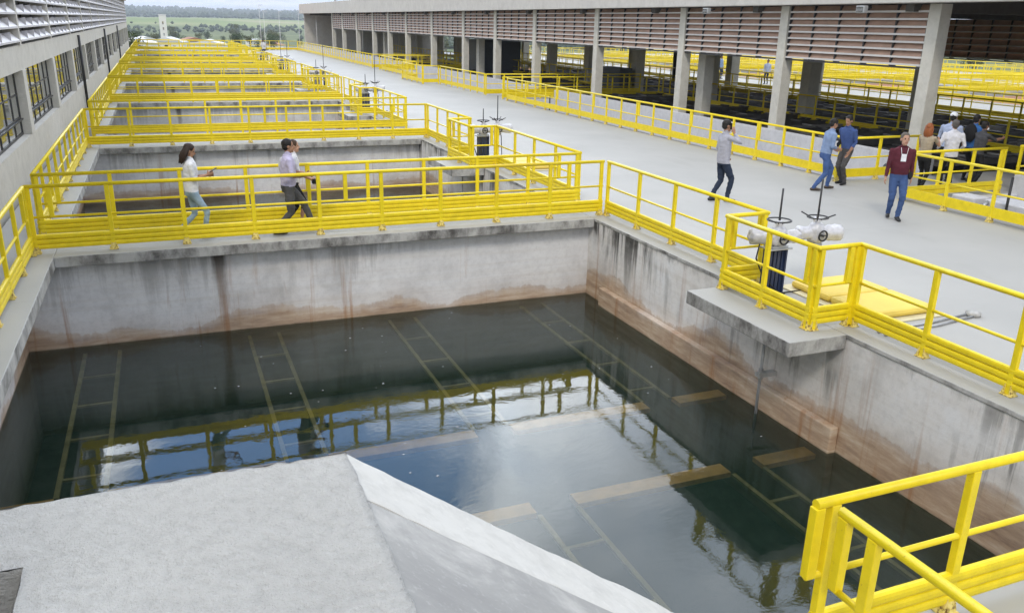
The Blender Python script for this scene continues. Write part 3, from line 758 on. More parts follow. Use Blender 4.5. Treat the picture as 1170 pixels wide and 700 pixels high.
struct(mb.build('rear_deck', M['deck'])); S.objects['rear_deck']['label'] = 'pale deck and tank rims behind the hall'
mb = MB(); mb.add([(44.6, 3, -1.6), (55, 3, -1.6), (55, 108, -1.6), (44.6, 108, -1.6)], [(0, 1, 2, 3)]); struct(mb.build('water', M['water'], recalc=False))

# ------------------------------------------------------------------ left-hand building
lb = thing('louvered_building', 'long beige building with steel windows and white louvers on the left', 'building', (XB, 0, 0))
PIT = 6.75; ys = [17.0 + PIT * (q - 4) for q in range(19)]; yend = 112.0
mb = MB(); mb.box(-.5, 0, -30, yend, -3.4, .92); mb.build('lower_wall', M['beige'], lb)
mb = MB(); mb.box(-.5, 0, -30, yend, 2.42, 2.98); mb.build('beam', M['beige'], lb)
mb = MB(); mb.box(-12, -.501, yend - .4, yend - .01, -3.4, 5.3); mb.build('end_wall', M['beige'], lb)
mb = MB(); mb.box(-12, .25, -30, yend + .2, 5.3, 5.75); mb.build('roof', M['fascia'], lb)
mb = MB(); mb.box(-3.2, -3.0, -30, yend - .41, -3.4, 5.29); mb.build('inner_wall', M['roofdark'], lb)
gy = [y for y in ys if y < yend - 1] + [yend - .2]
for y in gy:
    mb = MB(); mb.box(-.45, .025, y - .27, y + .27, .921, 2.419); mb.build('pier', M['beige'], lb, bevel=.01)
    mb = MB(); mb.box(-.4, .045, y - .11, y + .11, 2.981, 5.299); mb.build('pier', M['beige'], lb)
def lwindow(ya, yb):
    L = yb - ya
    g = MB(); g.box(-.20, -.185, ya, yb, .93, 2.41); wo = g.build('window', M['glass'], lb)
    f = MB(); n = 6
    for k in range(n + 1):
        y = min(max(ya + L * k / n, ya + .03), yb - .03); w_ = .03 if k % 3 == 0 else .016; f.box(-.184, -.166, y - w_, y + w_, .925, 2.415)
    for z, h in ((.95, .03), (1.32, .03), (1.86, .014), (2.39, .025)): f.box(-.1842, -.1655, ya, yb, z - h, z + h)
    f.bar((-.13, ya + .1, 1.30), (-.13, yb - .1, 1.30), .05, .035)
    f.build('frame', M['dark'], wo)
for a, b in zip(gy, gy[1:]): lwindow(a + .275, b - .275)
def lbank(ya, yb):
    mb = MB(); rows = 7; z0 = 3.08; rh = .31
    for i in range(rows):
        zb = z0 + rh * i
        mb.prism([(.05, zb), (.05, zb + .02), (-.13, zb + rh * .58), (-.15, zb + rh * .58 - .02)], ya, yb, 'Y', 0)
        mb.box(-.05, .052, ya, yb, zb - .025, zb - .002, 0)
    n = 5
    for k in range(1, n):
        y = ya + (yb - ya) * k / n
        for i in range(rows):
            zb = z0 + rh * i
            mb.prism([(.048, zb + .022), (.048, zb + rh * .70), (-.13, zb + rh * .60)], y - .008, y + .008, 'Y')
    o = mb.build('louver_bank', [M['louver_white']], lb)
    d = MB(); d.box(-.75, -.71, ya, yb, 2.99, 5.29); d.build('shade_backing', M['dark'], o)  # near-black sheet paints in the interior shade seen between the slats
for a, b in zip(gy, gy[1:]): lbank(a + .112, b - .112)
for j, y in enumerate((40.2, 60.6, 81)):
    mb = MB(); mb.tube([(XB + .09, y, .0), (XB + .09, y, 2.9)], .055, 8)
    tag(mb.build('downpipe', M['dark']), f'{["nearest", "second", "third"][j]} dark downpipe on the left building beside its windows', 'pipe', 'downpipes')

# ------------------------------------------------------------------ valve actuators and hatches
def valve(x, y, wheel, stem, label, kind, group='valve actuators on the platforms'):
    t = thing('valve_actuator', label, 'valve', (x, y, 0), group=group)
    b = wheel - .42
    mb = MB()
    if kind == 'wide':
        for sx in (-.11, -.035, .035, .11):
            mb.box(sx - .024, sx + .024, -.05, .05, .012, b)
        mb.box(-.15, -.125, -.09, .09, .012, b); mb.box(.125, .15, -.09, .09, .012, b)
        mb.box(-.17, .17, -.12, .12, .002, .012)
        mb.build('pedestal', M['navy'], t)
        mb = MB(); mb.box(-.2, .2, -.13, .13, b + .001, b + .02); mb.box(-.14, .14, -.1, .1, b + .021, b + .05); mb.build('top_plate', M['galv'], t, bevel=.004)
    else:
        mb.tube([(0, 0, .012), (0, 0, b)], .05, 12); mb.box(-.02, .02, .05, .09, .012, b); mb.box(-.12, .12, -.12, .12, .002, .012); mb.build('pedestal', M['navy'], t)
        mb = MB(); mb.lathe([(0, b + .001), (.11, b + .001), (.11, b + .035), (.07, b + .05), (0, b + .05)]); mb.build('top_plate', M['galv'], t)
    z = b + .17
    mb = MB(); mb.lathe([(.0, -.13), (.10, -.12), (.13, -.05), (.13, .08), (.09, .14), (.05, .16), (.045, .24), (0, .24)], (0, 0, z), 18)
    rnd = random.Random(int(x * 100))
    s = 1 if kind != 'wide' else -1
    mb.lathe([(.0, .42), (.06, .42), (.115, .39), (.125, .3), (.118, .2), (.10, .1), (.10, .0)], (0, 0, z + .01), 16, axis='X')
    mb.lathe([(.10, .0), (.09, -.12), (.10, -.2), (.105, -.26), (.09, -.31), (0, -.32)], (0, 0, z + .01), 16, axis='X')
    me = mb.mesh('motor_housing', M['white'])
    bm = bmesh.new(); bm.from_mesh(me); bmesh.ops.remove_doubles(bm, verts=bm.verts, dist=1e-4); bmesh.ops.subdivide_edges(bm, edges=bm.edges[:], cuts=1, use_grid_fill=True)
    for v in bm.verts: v.co += v.normal * (noise.noise(v.co * 18 + V((x, y, 0))) * .03)   # crumpled plastic wrap
    bm.to_mesh(me); bm.free(); mo = link('motor_housing', me, t)
    mo.rotation_euler = (0, 0, R(160 if kind == 'wide' else -12))
    mb = MB(); mb.torus((0, -.16, z), .075, .013, 'Y', 18, 6); mb.bar((-.07, -.16, z), (.07, -.16, z), .014, .014); mb.tube([(0, -.1, z), (0, -.17, z)], .018, 8); mb.build('side_wheel', M['black'], t)
    mb = MB(); mb.torus((0, 0, wheel), .17 if kind == 'wide' else .15, .011, 'Z', 24, 6)
    for a in range(4):
        th = R(45 + 90 * a); rim = .17 if kind == 'wide' else .24; dz = .0 if kind == 'wide' else .06
        mb.tube([(0, 0, wheel - .06), (math.cos(th) * rim, math.sin(th) * rim, wheel + dz)], .011, 6)
    mb.lathe([(0, wheel - .09), (.035, wheel - .09), (.035, wheel - .04), (0, wheel - .04)], n=10); mb.build('handwheel', M['dark'], t)
    mb = MB(); mb.tube([(0, 0, wheel - .05), (0, 0, stem)], .014, 8); mb.build('stem', M['dark'], t)
    mb = MB(); mb.tube([(-.3 if kind == 'wide' else .1, 0, z - .08), (-.32 if kind == 'wide' else .13, .02, z - .3), (-.2 if kind == 'wide' else .12, -.05, .25), (.05, -.14, .03), (.5, -.1, .02)], .012, 6); mb.build('cable', M['black'], t)
    return t
for i in range(6):
    b = 27 * (i // 2); yv = (9.5 if i % 2 == 0 else 21.9) + b; n = ORD[i]
    st = [(1.56, 1.66), (1.5, 1.84), (1.55, 2.3), (1.6, 2.4), (2.2, 2.5), (1.6, 2.2)][i]
    valve(8.08, yv, 1.10 if i == 0 else 1.18, st[0], f'valve actuator nearer the water on the platform of the {n} tank, flat handwheel', 'wide')
    valve(8.78 if i == 0 else 8.5, yv, 1.10 if i == 0 else 1.2, st[1], f'valve actuator nearer the deck on the platform of the {n} tank, spoked handwheel', 'slim')
def hatch(y0, label):
    t = thing('deck_hatch', label, 'hatch', (9.12, y0, 0), group='yellow hatches in the deck')
    mb = MB(); mb.box(-.72, .66, -.92, .97, .004, .02); mb.build('rim', M['hatch_rim'], t)
    mb = MB(); mb.box(-.60, .55, -.80, .02, .021, .13); mb.box(-.60, .55, .03, .85, .021, .13); mb.build('cover', M['hatch'], t, bevel=.05)
hatch(8.75, 'pair of pale yellow hatch covers on the deck behind the nearest valve platform')
hatch(21.3, 'pair of yellow hatch covers on the deck behind the second tank platform')
mb = MB(); mb.tube([(8.3, 7.62, .018), (9.3, 7.66, .018), (10.05, 7.76, .018)], .016, 8); mb.tube([(8.3, 7.5, .018), (9.3, 7.55, .018), (10.05, 7.66, .018)], .016, 8)
tag(mb.build('hose', M['galv']), 'pair of thin grey conduits lying on the deck beside the hatch covers', 'conduit')
mb = MB(); mb.lathe([(0, .004), (.10, .004), (.10, .05), (.06, .06), (0, .06)], (10.12, 7.72, 0), 14); tag(mb.build('junction_box', M['edge']), 'round stained junction box where the conduits enter the deck', 'junction box')

# ------------------------------------------------------------------ people
PM = {}
def cloth(name, col, rough=.85): 
    if name not in PM: PM[name] = plain(name, col, rough, .14, 9, 0, .2)
    return PM[name]
SKIN = [cloth('skin_light', (.46, .27, .19), .55), cloth('skin_tan', (.36, .20, .13), .55), cloth('skin_dark', (.22, .12, .08), .55)]
EYE = cloth('eye_dark', (.02, .015, .012), .3); LIP = cloth('lips', (.30, .12, .10), .5)
def ik(a, b, l1, l2, hint):
    a, b, hint = V(a), V(b), V(hint); d = b - a; L = min(d.length, (l1 + l2) * .999); d.normalize(); b2 = a + d * L
    x = (l1 * l1 - l2 * l2 + L * L) / (2 * L); h = math.sqrt(max(0, l1 * l1 - x * x))
    hp = hint - a; hp = hp - d * hp.dot(d)
    if hp.length < 1e-4: hp = V((0, 1, 0)) - d * d.y
    return a + d * x + hp.normalized() * h, b2
def person(label, loc, face, height, pose, cols, vox=.011, group='people on the walkways', skin=0, hair=None, hem=.86, sleeve=1.0, legs=1.0, woman=False, extras=None):
    """local frame: +Y is where the body faces, feet at z=0, built at 1.75 m and scaled"""
    shirt, pants, shoe, hairc = cols; sk = SKIN[skin]
    mats = [shirt, pants, shoe, sk, EYE, LIP]
    lean = pose.get('lean', 0); hip = V((0, pose.get('hip_y', 0), pose.get('hip_z', .92)))
    def tz(z, y=0, x=0):                                   # a point on the leaning spine
        dz = z - .92; return hip + V((x, y + dz * math.sin(lean), dz * math.cos(lean)))
    prims = []                                             # (list of (pt, rx, ry), mat, pieces)
    wsh = .17 if woman else .195
    torso = [(.80, .13, .10), (.88, .165 if not woman else .17, .115), (.96, .158 if not woman else .15, .115), (1.08, .155 if not woman else .128, .112), (1.22, .172 if not woman else .142, .12), (1.34, .19 if not woman else .158, .115), (1.43, .165 if not woman else .14, .085), (1.48, .085, .062)]
    belly = pose.get('belly', 0)
    mbx = MB()
    def loft(rings, n=16):
        o = len(mbx.v)
        for c, ax, ay, rx, ry in rings:
            for k in range(n):
                th = 2 * math.pi * k / n; mbx.v.append(tuple(c + ax * rx * math.cos(th) + ay * ry * math.sin(th)))
        m = len(rings)
        for i in range(m - 1):
            for k in range(n):
                k2 = (k + 1) % n; mbx.f.append([o + i * n + k, o + i * n + k2, o + (i + 1) * n + k2, o + (i + 1) * n + k]); mbx.m.append(0); mbx.sm.append(True)
        mbx.f.append([o + k for k in range(n)][::-1]); mbx.f.append([o + (m - 1) * n + k for k in range(n)]); mbx.m += [0, 0]; mbx.sm += [True, True]
    X, Y = V((1, 0, 0)), V((0, math.cos(lean), -math.sin(lean)))
    loft([(tz(z, belly * math.exp(-((z - 1.08) / .12) ** 2) * .5), X, Y, rx * 1.06 + belly * .4 * math.exp(-((z - 1.05) / .15) ** 2), ry * 1.08 + belly * math.exp(-((z - 1.08) / .14) ** 2)) for z, rx, ry in torso], 20)
    hands = []; segs = []                                  # labelled capsules for material lookup
    for (z, rx, ry), (z2, rx2, ry2) in zip(torso, torso[1:]):
        for sxx in (-.5, 0, .5): segs.append((tz(z, 0, sxx * rx), tz(z2, 0, sxx * rx2), ry, ry2, 'T'))
    def limb(pts, rs, lab):
        P = []; 
        ext = [pts[0] + (pts[0] - pts[1]).normalized() * rs[0] * .6] + list(pts) + [pts[-1] + (pts[-1] - pts[-2]).normalized() * rs[-1] * .6]
        r2 = [rs[0] * .55] + list(rs) + [rs[-1] * .55]
        mbx.tube(ext, r2, 12)
        for i in range(len(pts) - 1): segs.append((pts[i], pts[i + 1], rs[i], rs[i + 1], lab[i]))
    # legs
    for s, key in ((-1, 'L'), (1, 'R')):
        hj = hip + V((s * .09, 0, -.03)); fy, fx, fz = pose.get('foot' + key, (0, s * .1, 0)); ank = V((fx, fy, .085 + fz))
        kn, ank = ik(hj, ank, .44, .42, hj + V((s * .05, 1, -.3)))
        r = (.088, .078, .058, .054, .042) if not woman else (.092, .076, .053, .05, .036)
        f = 1.0 + pose.get('baggy', 0)
        mid1 = hj.lerp(kn, .5); mid2 = kn.lerp(ank, .4)
        limb([hj, mid1, kn, mid2, ank], [r[0], r[1] * f, r[2] * f, r[3] * f, r[4] * f], ['P', 'P', 'P' if legs > .5 else 'S', 'P' if legs > .9 else 'S'])
        sl = (kn - ank).normalized(); tp = pose.get('toe' + key, 0)
        fd = V((s * .12, 1, -math.tan(tp))).normalized()
        heel = ank + V((0, 0, -.045)) - fd * .055; ball = ank + V((0, 0, -.055)) + fd * .12; tip = ball + fd * .065
        limb([heel, ank + V((0, 0, -.04)) + fd * .03, ball, tip], [.036, .042, .036, .026], ['O'] * 3)
    # arms
    for s, key in ((-1, 'L'), (1, 'R')):
        sh = tz(1.40, 0, s * wsh); hd = V(pose.get('hand' + key, (s * .27, .05, .80)));
        if hd.z < 0: hd = V((0, 0, 0))
        eh = V(pose.get('elbow' + key, (s * .5, -.6, 1.0)))
        el, wr = ik(sh, hd, .29, .26, eh)
        sl_ = sleeve
        labs = ['A' , 'A' if sl_ > .35 else 'S', 'A' if sl_ > .75 else 'S', 'A' if sl_ > .9 else 'S']
        k_ = .88 if woman else 1
        limb([sh, sh.lerp(el, .5), el, el.lerp(wr, .5), wr], [.062 * k_, .054 * k_, .044 * k_, .042 * k_, .03 * k_], labs)
        fd = V(pose.get('fdir' + key, tuple((wr - el).normalized()))).normalized()
        pn = V(pose.get('palm' + key, (-s, 0, 0))); pn = (pn - fd * pn.dot(fd)).normalized(); sd_ = fd.cross(pn)
        pc = wr + fd * .05; hands.append(wr + fd * .1)
        segs.append((wr, wr + fd * .17, .04, .03, 'S'))
        rot = Matrix((sd_, fd, pn)).transposed()
        mbx.ell(pc, .042, .058, .02, 12, 8, rot=rot)
        cu = pose.get('curl' + key, .5)
        for q, (off, ln) in enumerate(((-.031, .062), (-.011, .072), (.010, .068), (.030, .052))):
            b0 = wr + fd * .085 + sd_ * off * 1.08; d1 = (fd + sd_ * off * 2.2 + pn * cu * .5).normalized(); d2 = (fd * (1 - cu * .8) + sd_ * off * 1.5 + pn * cu * 1.3).normalized()
            mbx.tube([b0, b0 + d1 * ln * .5, b0 + d1 * ln * .5 + d2 * ln * .5], [.0095, .009, .0075], 6)
        tsd = -s if pose.get('thumbflip' + key) else s
        tb = wr + fd * .03 + sd_ * (.034) * tsd; td = (fd * .7 + sd_ * .75 * tsd + pn * .4).normalized()
        mbx.tube([tb, tb + td * .035, tb + td * .035 + (td + fd * .7).normalized() * .03], [.013, .011, .009], 6)
    # neck and head
    hy, hp = pose.get('head_yaw', 0), pose.get('head_pitch', 0)
    nb = tz(1.46); hc = tz(1.625, .02 + .03 * math.sin(hp)); mbx.tube([nb, nb.lerp(hc, .35), hc], [.062, .054, .05], 12); segs.append((nb + V((0, 0, .03)), hc, .05, .05, 'S'))
    Rm = Matrix.Rotation(hy, 3, 'Z') @ Matrix.Rotation(hp, 3, 'X')
    def h(x, y, z): return hc + Rm @ V((x, y, z))
    mbx.ell(h(0, -.01, .03), .077, .095, .095, 18, 12, rot=Rm); mbx.ell(h(0, .025, -.045), .058, .068, .075, 16, 10, rot=Rm); mbx.ell(h(0, .07, -.10), .026, .022, .02, 10, 6, rot=Rm)
    mbx.tube([h(0, .08, .02), h(0, .107, -.022), h(0, .088, -.035)], [.010, .017, .012], 8)
    for s in (-1, 1): mbx.ell(h(s * .08, -.01, -.01), .014, .02, .034, 8, 6, rot=Rm)
    segs.append((h(0, 0, .04), h(0, .03, -.06), .09, .07, 'S'))
    # remesh into one continuous skin
    me0 = mbx.mesh('tmp', mats); ob = bpy.data.objects.new('tmp', me0); C.objects.link(ob)
    md = ob.modifiers.new('r', 'REMESH'); md.mode = 'VOXEL'; md.voxel_size = vox; md.use_smooth_shade = True
    ms = ob.modifiers.new('s', 'SMOOTH'); ms.factor = .5; ms.iterations = 3
    dg = bpy.context.evaluated_depsgraph_get(); me = bpy.data.meshes.new_from_object(ob.evaluated_get(dg)); bpy.data.objects.remove(ob)
    me.name = 'person'; me.materials.clear()
    for m in mats: me.materials.append(m)
    nz = V((loc[0] * 3, loc[1] * 3, 0))
    nrm = [v.normal.copy() for v in me.vertices]
    for v in me.vertices:                                     # soft cloth folds, off the head, hands and feet
        c = v.co
        if .12 < c.z < 1.42 and (c - hc).length > .22:
            k = noise.noise(V((c.x * 9, c.y * 9, c.z * 16)) + nz) + .6 * noise.noise(V((c.x * 22, c.y * 22, c.z * 30)) + nz)
            kn_ = 1.5 if .4 < c.z < .62 or .12 < c.z < .25 else 1
            if abs(c.x) < .30 and not any((c - q).length < .2 for q in hands): v.co = c + nrm[v.index] * (k * .0085 * kn_)
    LM = {'T': 0, 'A': 0, 'P': 1, 'O': 2, 'S': 3}
    eyes = [h(s * .031, .082, .012) for s in (-1, 1)]; mouth = h(0, .088, -.068)
    S2 = [(a, b - a, max(1e-9, (b - a).length_squared), ra, rb, l) for a, b, ra, rb, l in segs]
    for p in me.polygons:
        c = p.center; best = 9; bl = 'T'
        for a, d, L2, ra, rb, l in S2:
            t_ = (c - a).dot(d) / L2; t_ = 0 if t_ < 0 else 1 if t_ > 1 else t_
            dd = (c - a - d * t_).length - (ra + (rb - ra) * t_)
            if dd < best: best = dd; bl = l
        mi = LM[bl]
        spine = (c - hip).dot(V((0, math.sin(lean), math.cos(lean)))) + .92
        if bl == 'T': mi = 0 if spine > hem else 1
        elif bl == 'P' and spine > hem: mi = 0
        if bl == 'S' and c.z > 1.2:
            if any((c - e).length < .014 for e in eyes): mi = 4
            elif (c - mouth).length < .024 and abs((Rm.transposed() @ (c - mouth)).z) < .009: mi = 5
        p.material_index = mi; p.use_smooth = True
    sc = height / 1.75
    o = link('person', me, None, loc, face); o.scale = (sc, sc, sc); tag(o, label, 'person', group)
    # hair
    hm = MB()
    if hair:
        rt = Rm
        hm.ell(h(0, -.022, .045), .086, .102, .093, 18, 12, rot=rt)
        if hair == 'long':
            for k in range(15):
                a = R(60 + 240 * k / 14 + 30 - 30); x0 = math.cos(R(-20 - 140 * k / 14)) * .08; y0 = math.sin(R(-20 - 140 * k / 14)) * .075 - .01
                L = .24 + .03 * math.sin(k * 2.3)
                hm.tube([h(x0 * .9, y0 * .9, .07), h(x0 * 1.08, y0 * 1.1, -.04), h(x0 * 1.15, y0 * 1.2 - .01, -.14), h(x0 * 1.05, y0 * 1.1 - .01, -L)], [.03, .034, .032, .012], 8)
        else:
            hm.ell(h(0, -.05, -.005), .08, .066, .075, 14, 9, rot=rt)
        me = hm.mesh('hair', hairc)
        bm = bmesh.new(); bm.from_mesh(me)
        Ri = Rm.transposed()
        for v in bm.verts:
            q = Ri @ (v.co - hc)
            if q.y > .055 and q.z < .075: v.co = hc + Rm @ V((q.x * .96, min(q.y, .055), max(q.z, .06 if abs(q.x) < .07 else q.z)))   # keep the face clear
            v.co += V((noise.noise(v.co * 45), noise.noise(v.co * 45 + V((9, 0, 0))), noise.noise(v.co * 40 + V((0, 9, 0))))) * .006
        bm.to_mesh(me); bm.free(); link('hair', me, o)
    if extras: extras(o, h, tz, Rm)
    o['_h'] = 0; del o['_h']
    return o, h, tz, Rm, sc
def world_of(o, p): return Matrix.LocRotScale(o.location, o.rotation_euler, o.scale) @ V(p)
def phone_at(o, p, label, rot=(0, 0, 0)):
    mb = MB(); mb.box(-.036, .036, -.005, .005, -.072, .072); mb.box(-.033, .033, -.0062, -.0051, -.066, .066, 1)
    ob = mb.build('phone', [M['black'], M['glass']], None, world_of(o, p)); ob.rotation_euler = rot; tag(ob, label, 'phone'); return ob
def collar(c):
    def f(o, h, tz, Rm):
        mb = MB(); pts = [tz(1.475 + .012 * math.cos(a) , .0 + .075 * math.cos(a) * .9, .075 * math.sin(a)) for a in [R(q) for q in range(0, 361, 24)]]
        mb.tube(pts, .017, 6); mb.build('collar', c, o)
    return f
W90 = R(-90)      # facing +X (to the right in the picture)
# 1 woman with phone on the cross walkway
white_tee = cloth('white_cotton', (.68, .69, .72)); ltjean = cloth('light_denim', (.30, .40, .50)); darkshoe = cloth('dark_shoe', (.03, .03, .032), .5)
o, h, tz, Rm, sc = person('woman in white t-shirt and pale jeans reading a phone on the cross walkway', (.30, 15.47, 0), W90, 1.66,
    dict(footL=(-.28, -.06, .05), footR=(.16, .07, 0), toeL=-.45, handR=(.08, .29, 1.17), elbowR=(.35, -.5, .9), handL=(-.06, .30, 1.14), elbowL=(-.35, -.5, .9), head_pitch=-.38, hip_z=.90, curlR=.8, curlL=.8, fdirR=(-.2, 1, .5), palmR=(-1, 0, .2), lean=.03),
    (white_tee, ltjean, darkshoe, cloth('dark_brown_hair', (.035, .022, .016), .5)), skin=1, hair='long', hem=.90, sleeve=.4, woman=True)
phone_at(o, (.05, .40, 1.25), 'dark phone held up by the woman in the white t-shirt', (R(-60), 0, R(-90)))
# 2 man in lilac shirt
lil = cloth('lilac_shirt', (.46, .43, .58)); grey = cloth('grey_trousers', (.085, .085, .088))
blackhair = cloth('black_hair', (.02, .018, .017), .5)
person('man in lilac shirt and grey trousers striding along the cross walkway', (1.93, 15.36, 0), W90, 1.74,
    dict(footL=(.42, -.07, .02), footR=(-.26, .08, 0), toeL=.3, toeR=0, handR=(.22, .30, 1.08), elbowR=(.4, -.5, 1.0), handL=(-.12, .34, 1.05), elbowL=(-.45, -.4, 1.0), hip_z=.87, lean=.04, belly=.02, baggy=.18, palmR=(-.6, 0, -.6)),
    (lil, grey, darkshoe, blackhair), skin=1, hair='short', hem=.93, sleeve=.7, extras=collar(lil))
# 3 companion half hidden behind him
wbl = cloth('white_blouse', (.66, .66, .68)); blk = cloth('black_cloth', (.018, .018, .02))
o, h, tz, Rm, sc = person('person in white top and black shorts half hidden behind the lilac shirted man', (2.07, 15.84, 0), W90, 1.63,
    dict(footL=(.15, -.07, 0), footR=(-.2, .07, .02), toeR=-.3, handR=(.2, .34, .98), elbowR=(.4, -.4, 1.0), handL=(-.15, .32, 1.02), hip_z=.9, curlR=.9, lean=.08),
    (wbl, blk, darkshoe, cloth('brown_hair', (.06, .035, .02), .5)), skin=0, hair='short', hem=.93, sleeve=.4, legs=.6, woman=True)
mb = MB(); mb.ell((0, 0, 0), .13, .07, .17, 16, 10); mb.tube([(.1, .06, .12), (.12, .24, .16), (.11, .22, -.1), (.09, .05, -.14)], .018, 6)
tag(mb.build('backpack', cloth('pale_canvas', (.5, .5, .53)), None, world_of(o, (0, -.17, 1.22)), W90), 'pale backpack worn by the half hidden walker', 'backpack')
mb = MB(); mb.box(-.06, .06, -.035, .035, -.045, .045); mb.tube([(0, .03, 0), (0, .10, 0)], .034, 12)
tag(mb.build('camera_bag', blk, None, world_of(o, (.2, .40, .93)), W90, bevel=.008), 'small black camera in the hand of the half hidden walker', 'camera')
# 4 man on the phone
gsh = cloth('pale_grey_shirt', (.37, .37, .42)); navy = cloth('navy_jeans', (.025, .035, .06))
o, h, tz, Rm, sc = person('man in pale grey shirt and navy jeans telephoning alone on the deck', (11.45, 15.55, 0), W90 + R(-12), 1.80,
    dict(footL=(-.17, -.06, 0), footR=(.14, .08, 0), handR=(.15, .12, 1.50), elbowR=(.4, .45, .8), handL=(-.24, .16, .95), elbowL=(-.5, -.5, 1.0), head_pitch=-.1, hip_z=.925, belly=.015, baggy=.12, fdirR=(-.15, -.25, 1), palmR=(-1, 0, 0), curlR=.7),
    (gsh, navy, darkshoe, blackhair), skin=1, hair='short', hem=.84, sleeve=1, extras=collar(gsh))
phone_at(o, (.105, .06, 1.63), 'dark phone at the ear of the man in the pale grey shirt', (0, 0, R(80)))
# 5 and 6 the two men in blue
lbl = cloth('light_blue_shirt', (.20, .27, .42)); jean = cloth('blue_jeans', (.055, .10, .24)); brs = cloth('brown_shoe', (.07, .055, .045), .5)
o5, *_ = person('man in light blue shirt and jeans standing with legs apart on the deck', (14.82, 16.02, 0), W90 + R(-15), 1.76,
    dict(footL=(.18, -.14, 0), footR=(-.30, .12, 0), handR=(.12, .22, 1.0), elbowR=(.45, -.5, 1.0), handL=(-.1, .2, .98), elbowL=(-.5, -.4, 1.0), head_pitch=-.35, lean=.14, hip_z=.88, hip_y=-.04, baggy=.08),
    (lbl, jean, brs, blackhair), skin=1, hair='short', hem=.93, sleeve=.8, extras=collar(lbl))
dbl = cloth('dark_blue_shirt', (.05, .085, .22)); ctr = cloth('charcoal_trousers', (.07, .066, .065))
person('man in dark blue shirt and charcoal trousers facing his light blue shirted companion', (15.88, 16.5, 0), R(100), 1.74,
    dict(footL=(.05, -.1, 0), footR=(-.08, .1, 0), handR=(.10, .20, 1.02), elbowR=(.45, -.5, 1.0), handL=(-.16, .1, .86), elbowL=(-.5, -.2, 1.0), head_pitch=-.3, lean=.1, hip_z=.90, baggy=.1),
    (dbl, ctr, darkshoe, blackhair), skin=1, hair='short', hem=.95, sleeve=.9, extras=collar(dbl))
mb = MB(); mb.bar((0, 0, 0), (0, 0, .22), .13, .012); tag(mb.build('clipboard', blk, None, (15.35, 16.3, 1.02)), 'black clipboard between the two men in blue shirts', 'clipboard'); S.objects['clipboard'].rotation_euler = (0, 1.1, .4)
# 7 maroon shirt
mar = cloth('maroon_shirt', (.085, .018, .028)); mjean = cloth('mid_blue_jeans', (.05, .09, .21))
o, h, tz, Rm, sc = person('man in maroon shirt and blue jeans with white badge walking on the deck', (13.95, 12.95, 0), R(146), 1.79,
    dict(footL=(.16, -.06, 0), footR=(-.10, .07, .0), toeR=-.2, handR=(.255, .05, .84), elbowR=(.4, -.7, 1.1), handL=(-.25, -.06, .84), elbowL=(-.4, -.8, 1.1), hip_z=.905, belly=.035, baggy=.1, head_yaw=.15),
    (mar, mjean, darkshoe, cloth('grey_hair', (.11, .095, .08), .6)), skin=0, hair='short', hem=.93, sleeve=1, extras=collar(mar))
mb = MB(); mb.box(-.05, .05, -.003, .003, -.075, .075); mb.tube([(-.05, 0, .075), (-.07, -.03, .2)], .005, 6); mb.tube([(.05, 0, .075), (.07, -.03, .2)], .005, 6)
tag(mb.build('badge', white_tee, None, world_of(o, (0, .152, 1.26)), R(146)), 'white badge hanging on the chest of the man in maroon', 'badge')
mb = MB(); mb.ell((0, 0, 0), .05, .04, .085, 12, 8); tag(mb.build('belt_pouch', blk, None, world_of(o, (-.20, .05, .90))), 'black pouch on the belt of the man in maroon', 'pouch')
# 8..12 group in the hall entrance
redh = cloth('red_hair', (.26, .085, .03), .5); bei = cloth('beige_top', (.36, .30, .22)); wsh_ = cloth('white_shirt', (.62, .62, .66)); pbl = cloth('pale_blue_shirt', (.36, .42, .58))
dgr = cloth('dark_grey_shirt', (.06, .06, .065)); blu = cloth('bright_blue_cloth', (.04, .13, .35))
person('red haired woman in beige top and black trousers in the hall entrance', (17.05, 15.15, 0), W90 + R(20), 1.66,
    dict(footL=(.1, -.06, 0), footR=(-.1, .07, 0), handR=(.12, .42, 1.30), elbowR=(.4, .1, .9), handL=(-.1, .35, 1.2), hip_z=.91), (bei, blk, darkshoe, redh), skin=0, hair='long', hem=.93, sleeve=.2, woman=True)
person('grey haired man in loose white shirt seen from behind in the hall entrance', (17.95, 15.2, 0), R(-35), 1.72,
    dict(footL=(.05, -.1, 0), footR=(-.05, .1, 0), handR=(.26, .2, .98), handL=(-.26, .2, 1.0), belly=.02, baggy=.1, hip_z=.91), (wsh_, blk, darkshoe, cloth('dark_grey_hair', (.10, .09, .085), .6)), skin=1, hair='short', hem=.84, sleeve=.95, extras=collar(wsh_))
def cap(c):
    def f(o, h, tz, Rm):
        mb = MB(); mb.ell(h(0, -.015, .062), .092, .108, .082, 18, 10, rot=Rm); mb.ell(h(0, .12, .065), .07, .075, .012, 14, 6, rot=Rm); mb.build('cap', c, o)
    return f
person('man in pale blue shirt and white cap in the hall entrance', (18.95, 16.15, 0), R(-60), 1.78,
    dict(footL=(.05, -.1, 0), footR=(-.05, .1, 0), handR=(.2, .3, 1.1), handL=(-.2, .32, 1.1), hip_z=.91), (pbl, blk, darkshoe, blackhair), skin=1, hair='short', hem=.9, sleeve=.9, extras=cap(white_tee))
def mask(c):
    def f(o, h, tz, Rm):
        mb = MB(); mb.ell(h(0, .052, -.06), .062, .062, .048, 14, 8, rot=Rm); mb.build('face_mask', c, o)
    return f
